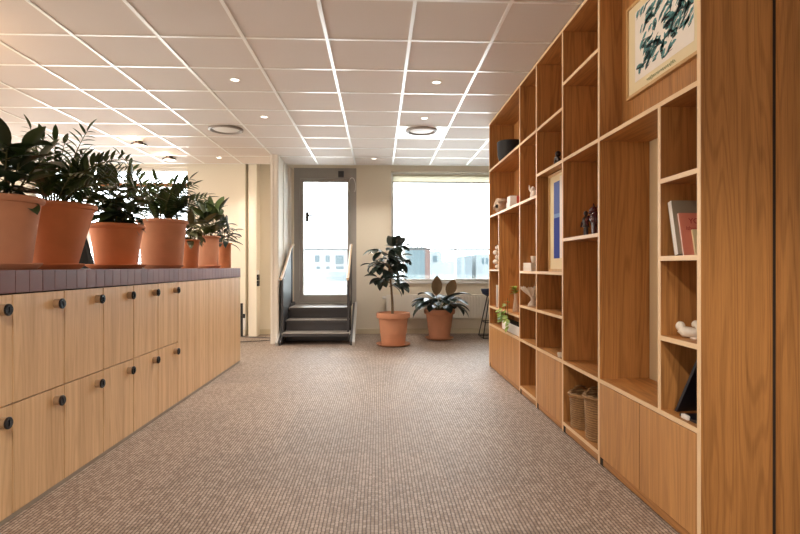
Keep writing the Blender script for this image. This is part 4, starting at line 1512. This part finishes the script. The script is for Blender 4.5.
def lean_book(label, px, w_, h_, th, cover, spine):
    """book leaning back on the divider behind it; cover towards the camera, spine towards the room"""
    y = lean_y[0] - (h_ * math.sin(LEAN) if lean_y[0] > Y['m'] - H - 0.01 else 0) - th / math.cos(LEAN) - 0.001
    lean_y[0] = y
    x = Xy(y, px)
    t = thing('book', label, 'book', (x, y, zb0 + th * math.sin(LEAN) + 0.001), 'books standing in the nearest bay')
    t.rotation_euler = (-LEAN, 0, 0)
    t['_o'] = (0, 0, 0)
    MB().box(0, w_, 0, 0.003, 0, h_).box(0, w_, th - 0.003, th, 0, h_).build('cover', cover, t)
    MB().box(0, 0.003, 0.003, th - .003, 0, h_).build('spine', spine, t)
    MB().box(0.003, w_ - .004, 0.003, th - .003, 0.004, h_ - .004).build('pages', M['pages'], t)
    return t


tb = lean_book('large grey book with pale spine leaning in the nearest bay', 678.5, 0.20, 0.245, 0.032, M['grey_cover'], M['white_cover'])
tp_ = lean_book('pink book with red lettering leaning against the grey one', 684.3, 0.17, 0.190, 0.012, M['pink'], M['white_cover'])
ty = lean_book('small pale yellow book in front of the pink one', 696.0, 0.12, 0.115, 0.010, M['pale_yellow'], M['pale_yellow'])


def lettering(parent, txt, size, loc, mat, name):
    cu = bpy.data.curves.new(name, 'FONT')
    cu.body = txt
    cu.size = size
    cu.extrude = 0.0002
    o = bpy.data.objects.new(name, cu)
    C.objects.link(o)
    dg = bpy.context.evaluated_depsgraph_get()
    me = bpy.data.meshes.new_from_object(o.evaluated_get(dg))
    bpy.data.objects.remove(o)
    m2 = bpy.data.objects.new(name, me)
    me.materials.clear()
    me.materials.append(mat)
    C.objects.link(m2)
    m2.parent = parent
    m2.location = loc
    m2.rotation_euler = (PI / 2, 0, 0)
    return m2


lettering(tp_, 'YO', 0.034, (0.040, -0.0006, 0.142), M['red_ink'], 'title')
lettering(tp_, 'Ithve', 0.024, (0.024, -0.0006, 0.112), M['red_ink'], 'subtitle')

# ceramic knot
x, y = pxy(692.5, 0.085)
zb0 = shelf_top(0.812)
t = thing('ceramic_knot', 'white knotted ceramic ornament on the shelf of the nearest bay', 'ornament', (x, y, zb0))
mb = MB()
mb.blob((x - .036, y + .03, zb0 + .050), .020, .018, .021).blob((x + .026, y + .016, zb0 + .058), .019, .019, .018)
mb.tube([(x - .036, y + .03, zb0 + .04), (x - .024, y + .02, zb0 + .027), (x, y, zb0 + .025), (x + .034, y - .014, zb0 + .028), (x + .026, y + .008, zb0 + .052)], [.019, .024, .023, .021, .018], 14)
mb.blob((x + .038, y - .018, zb0 + .030), .027, .024, .027)
mb.build('knot', M['ceramic'], t, True)
MB().lathe((x + .01, y - .005, zb0), [(0, 0), (.022, 0), (.02, .008), (0, .01)], 20).build('base', M['ceramic'], t, True)

# dark portfolio leaning in the lower compartment
x, y = pxy(690.0, 0.10)
zb0 = shelf_top(ZB)
t = thing('folder', 'dark navy folder leaning in the lowest open compartment of the nearest bay', 'folder', (x, y, zb0))
xa, xb_ = SX + 0.03, SX + 0.26
yA, yB = Yx(SX + .03, 674.5) , Y['z'] + H + .004
MB().hexa([(xa, yA, zb0 + .012), (xb_, yA + .03, zb0 + .012), (xb_, yA + .015, zb0 + .012), (xa, yA - .018, zb0 + .012),
           (xa, yB + .02, zb0 + .31), (xb_, yB + .02, zb0 + .31), (xb_, yB + .004, zb0 + .31), (xa, yB + .004, zb0 + .31)]).build('cover', M['dark_cover'], t)
t2 = thing('magazine', 'dark magazine with pale specks and a white tab lying under the folder', 'magazine', (x, y, zb0))
MB().box(xa + .0, xb_ - .03, yB + .004, yA - .04, zb0 + .001, zb0 + .011).build('cover', M['dark_cover'], t2)
MB().box(xa - .012, xa + .004, yA - .115, yA - .07, zb0 + .001, zb0 + .02, .003).build('tab', M['white_cover'], t2)

# ------------------------------------------------------------------ outside: terrace, balustrade, neighbouring roofs
struct(MB().box(-9, 8, WY + 0.32, 12.3, 0.35, 0.45).build('trim_5', M['concrete']))
t = thing('balustrade', 'glass balustrade with dark top rail on the terrace outside the wide window', 'railing', (2.2, 12.0, 0.45))
bl0 = Xy(12.0, 404)
zr = Zat(0, 12.0, 249)
MB().box(bl0, 7.5, 11.98, 12.02, zr - 0.02, zr + 0.012).build('top_rail', M['roof_dark'], t)
for i in range(6):
    x0 = bl0 + 0.02 + i * 1.15
    MB().box(x0, x0 + 1.1, 11.995, 12.005, 0.52, zr - 0.03).build('glass_panel', M['rail_glass'], t)
    MB().box(x0 - 0.04, x0, 11.98, 12.02, 0.45, zr - 0.02).build('post', M['ring'], t)
t = thing('parapet', 'low pale parapet with glass upstand outside the glass door', 'railing', (-2, 12.0, 0.45))
z0_, z1_ = Zat(0, 12.0, 281), Zat(0, 12.0, 271.5)
MB().box(-8.5, bl0 - 0.1, 11.95, 12.05, 0.45, z0_).build('parapet_wall', M['plaster'], t)
MB().box(-8.5, bl0 - 0.1, 11.995, 12.005, z0_, z1_).build('glass_panel', M['rail_glass'], t)
MB().box(-8.5, bl0 - 0.1, 11.98, 12.02, z1_, z1_ + 0.02).build('top_rail', M['ring'], t)


def building(name, label, px0, px1, py_top, Yd, depth, mat, wins=(), roof=True, zbase=-12):
    x0, x1 = Xy(Yd, px0), Xy(Yd, px1)
    zt = Zat(0, Yd, py_top)
    t = thing(name, label, 'building', ((x0 + x1) / 2, Yd, zbase))
    MB().box(x0, x1, Yd, Yd + depth, zbase, zt).build('facade', mat, t)
    if roof:
        MB().box(x0 - .1, x1 + .1, Yd - .1, Yd + depth + .1, zt, zt + Yd * 0.0018).build('roof_edge', M['roof_dark'], t)
    for (a, b, c_, d_) in wins:
        MB().box(Xy(Yd, a), Xy(Yd, b), Yd - 0.06, Yd, Zat(0, Yd, d_), Zat(0, Yd, c_)).build('window', M['facade_window'], t)
    return t


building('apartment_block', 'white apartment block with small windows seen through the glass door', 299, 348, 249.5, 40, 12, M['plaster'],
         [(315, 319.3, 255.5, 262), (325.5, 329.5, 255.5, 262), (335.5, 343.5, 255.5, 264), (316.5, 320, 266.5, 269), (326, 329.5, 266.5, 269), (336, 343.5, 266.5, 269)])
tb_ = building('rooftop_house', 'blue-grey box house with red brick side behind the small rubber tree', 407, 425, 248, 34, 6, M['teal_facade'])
x1 = Xy(34, 425)
x2 = Xy(34, 430)
z1_ = Zat(0, 34, 248)
MB().box(x1, x2, 34.02, 40, -12, z1_).build('brick_side', M['red_facade'], tb_)
for px in (417.5, 421.5):
    xx = Xy(35, px)
    zt = Zat(0, 35, 232)
    m_ = MB().tube([(xx, 35, z1_), (xx, 35, zt)], 0.03, 6)
    for q in range(4):
        m_.box(xx - .16, xx + .16, 34.98, 35.02, zt - .15 - q * .2, zt - .12 - q * .2)
    m_.build('antenna', M['roof_dark'], tb_)
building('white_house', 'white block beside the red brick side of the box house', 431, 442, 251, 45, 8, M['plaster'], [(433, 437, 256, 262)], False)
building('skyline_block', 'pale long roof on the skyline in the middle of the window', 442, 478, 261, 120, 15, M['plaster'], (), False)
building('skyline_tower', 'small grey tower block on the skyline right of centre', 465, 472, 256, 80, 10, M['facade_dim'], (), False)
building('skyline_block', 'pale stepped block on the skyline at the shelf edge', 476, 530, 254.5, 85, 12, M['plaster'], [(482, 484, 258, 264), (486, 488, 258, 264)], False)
building('skyline_block', 'pale long block on the skyline behind the left room window', 60, 250, 256, 70, 20, M['plaster'], (), False)
struct(MB().box(-120, 160, 12.4, 140, -1.6, -1.4).build('trim_6', M['concrete']))

for o in bpy.data.objects:
    if '_o' in o:
        del o['_o']
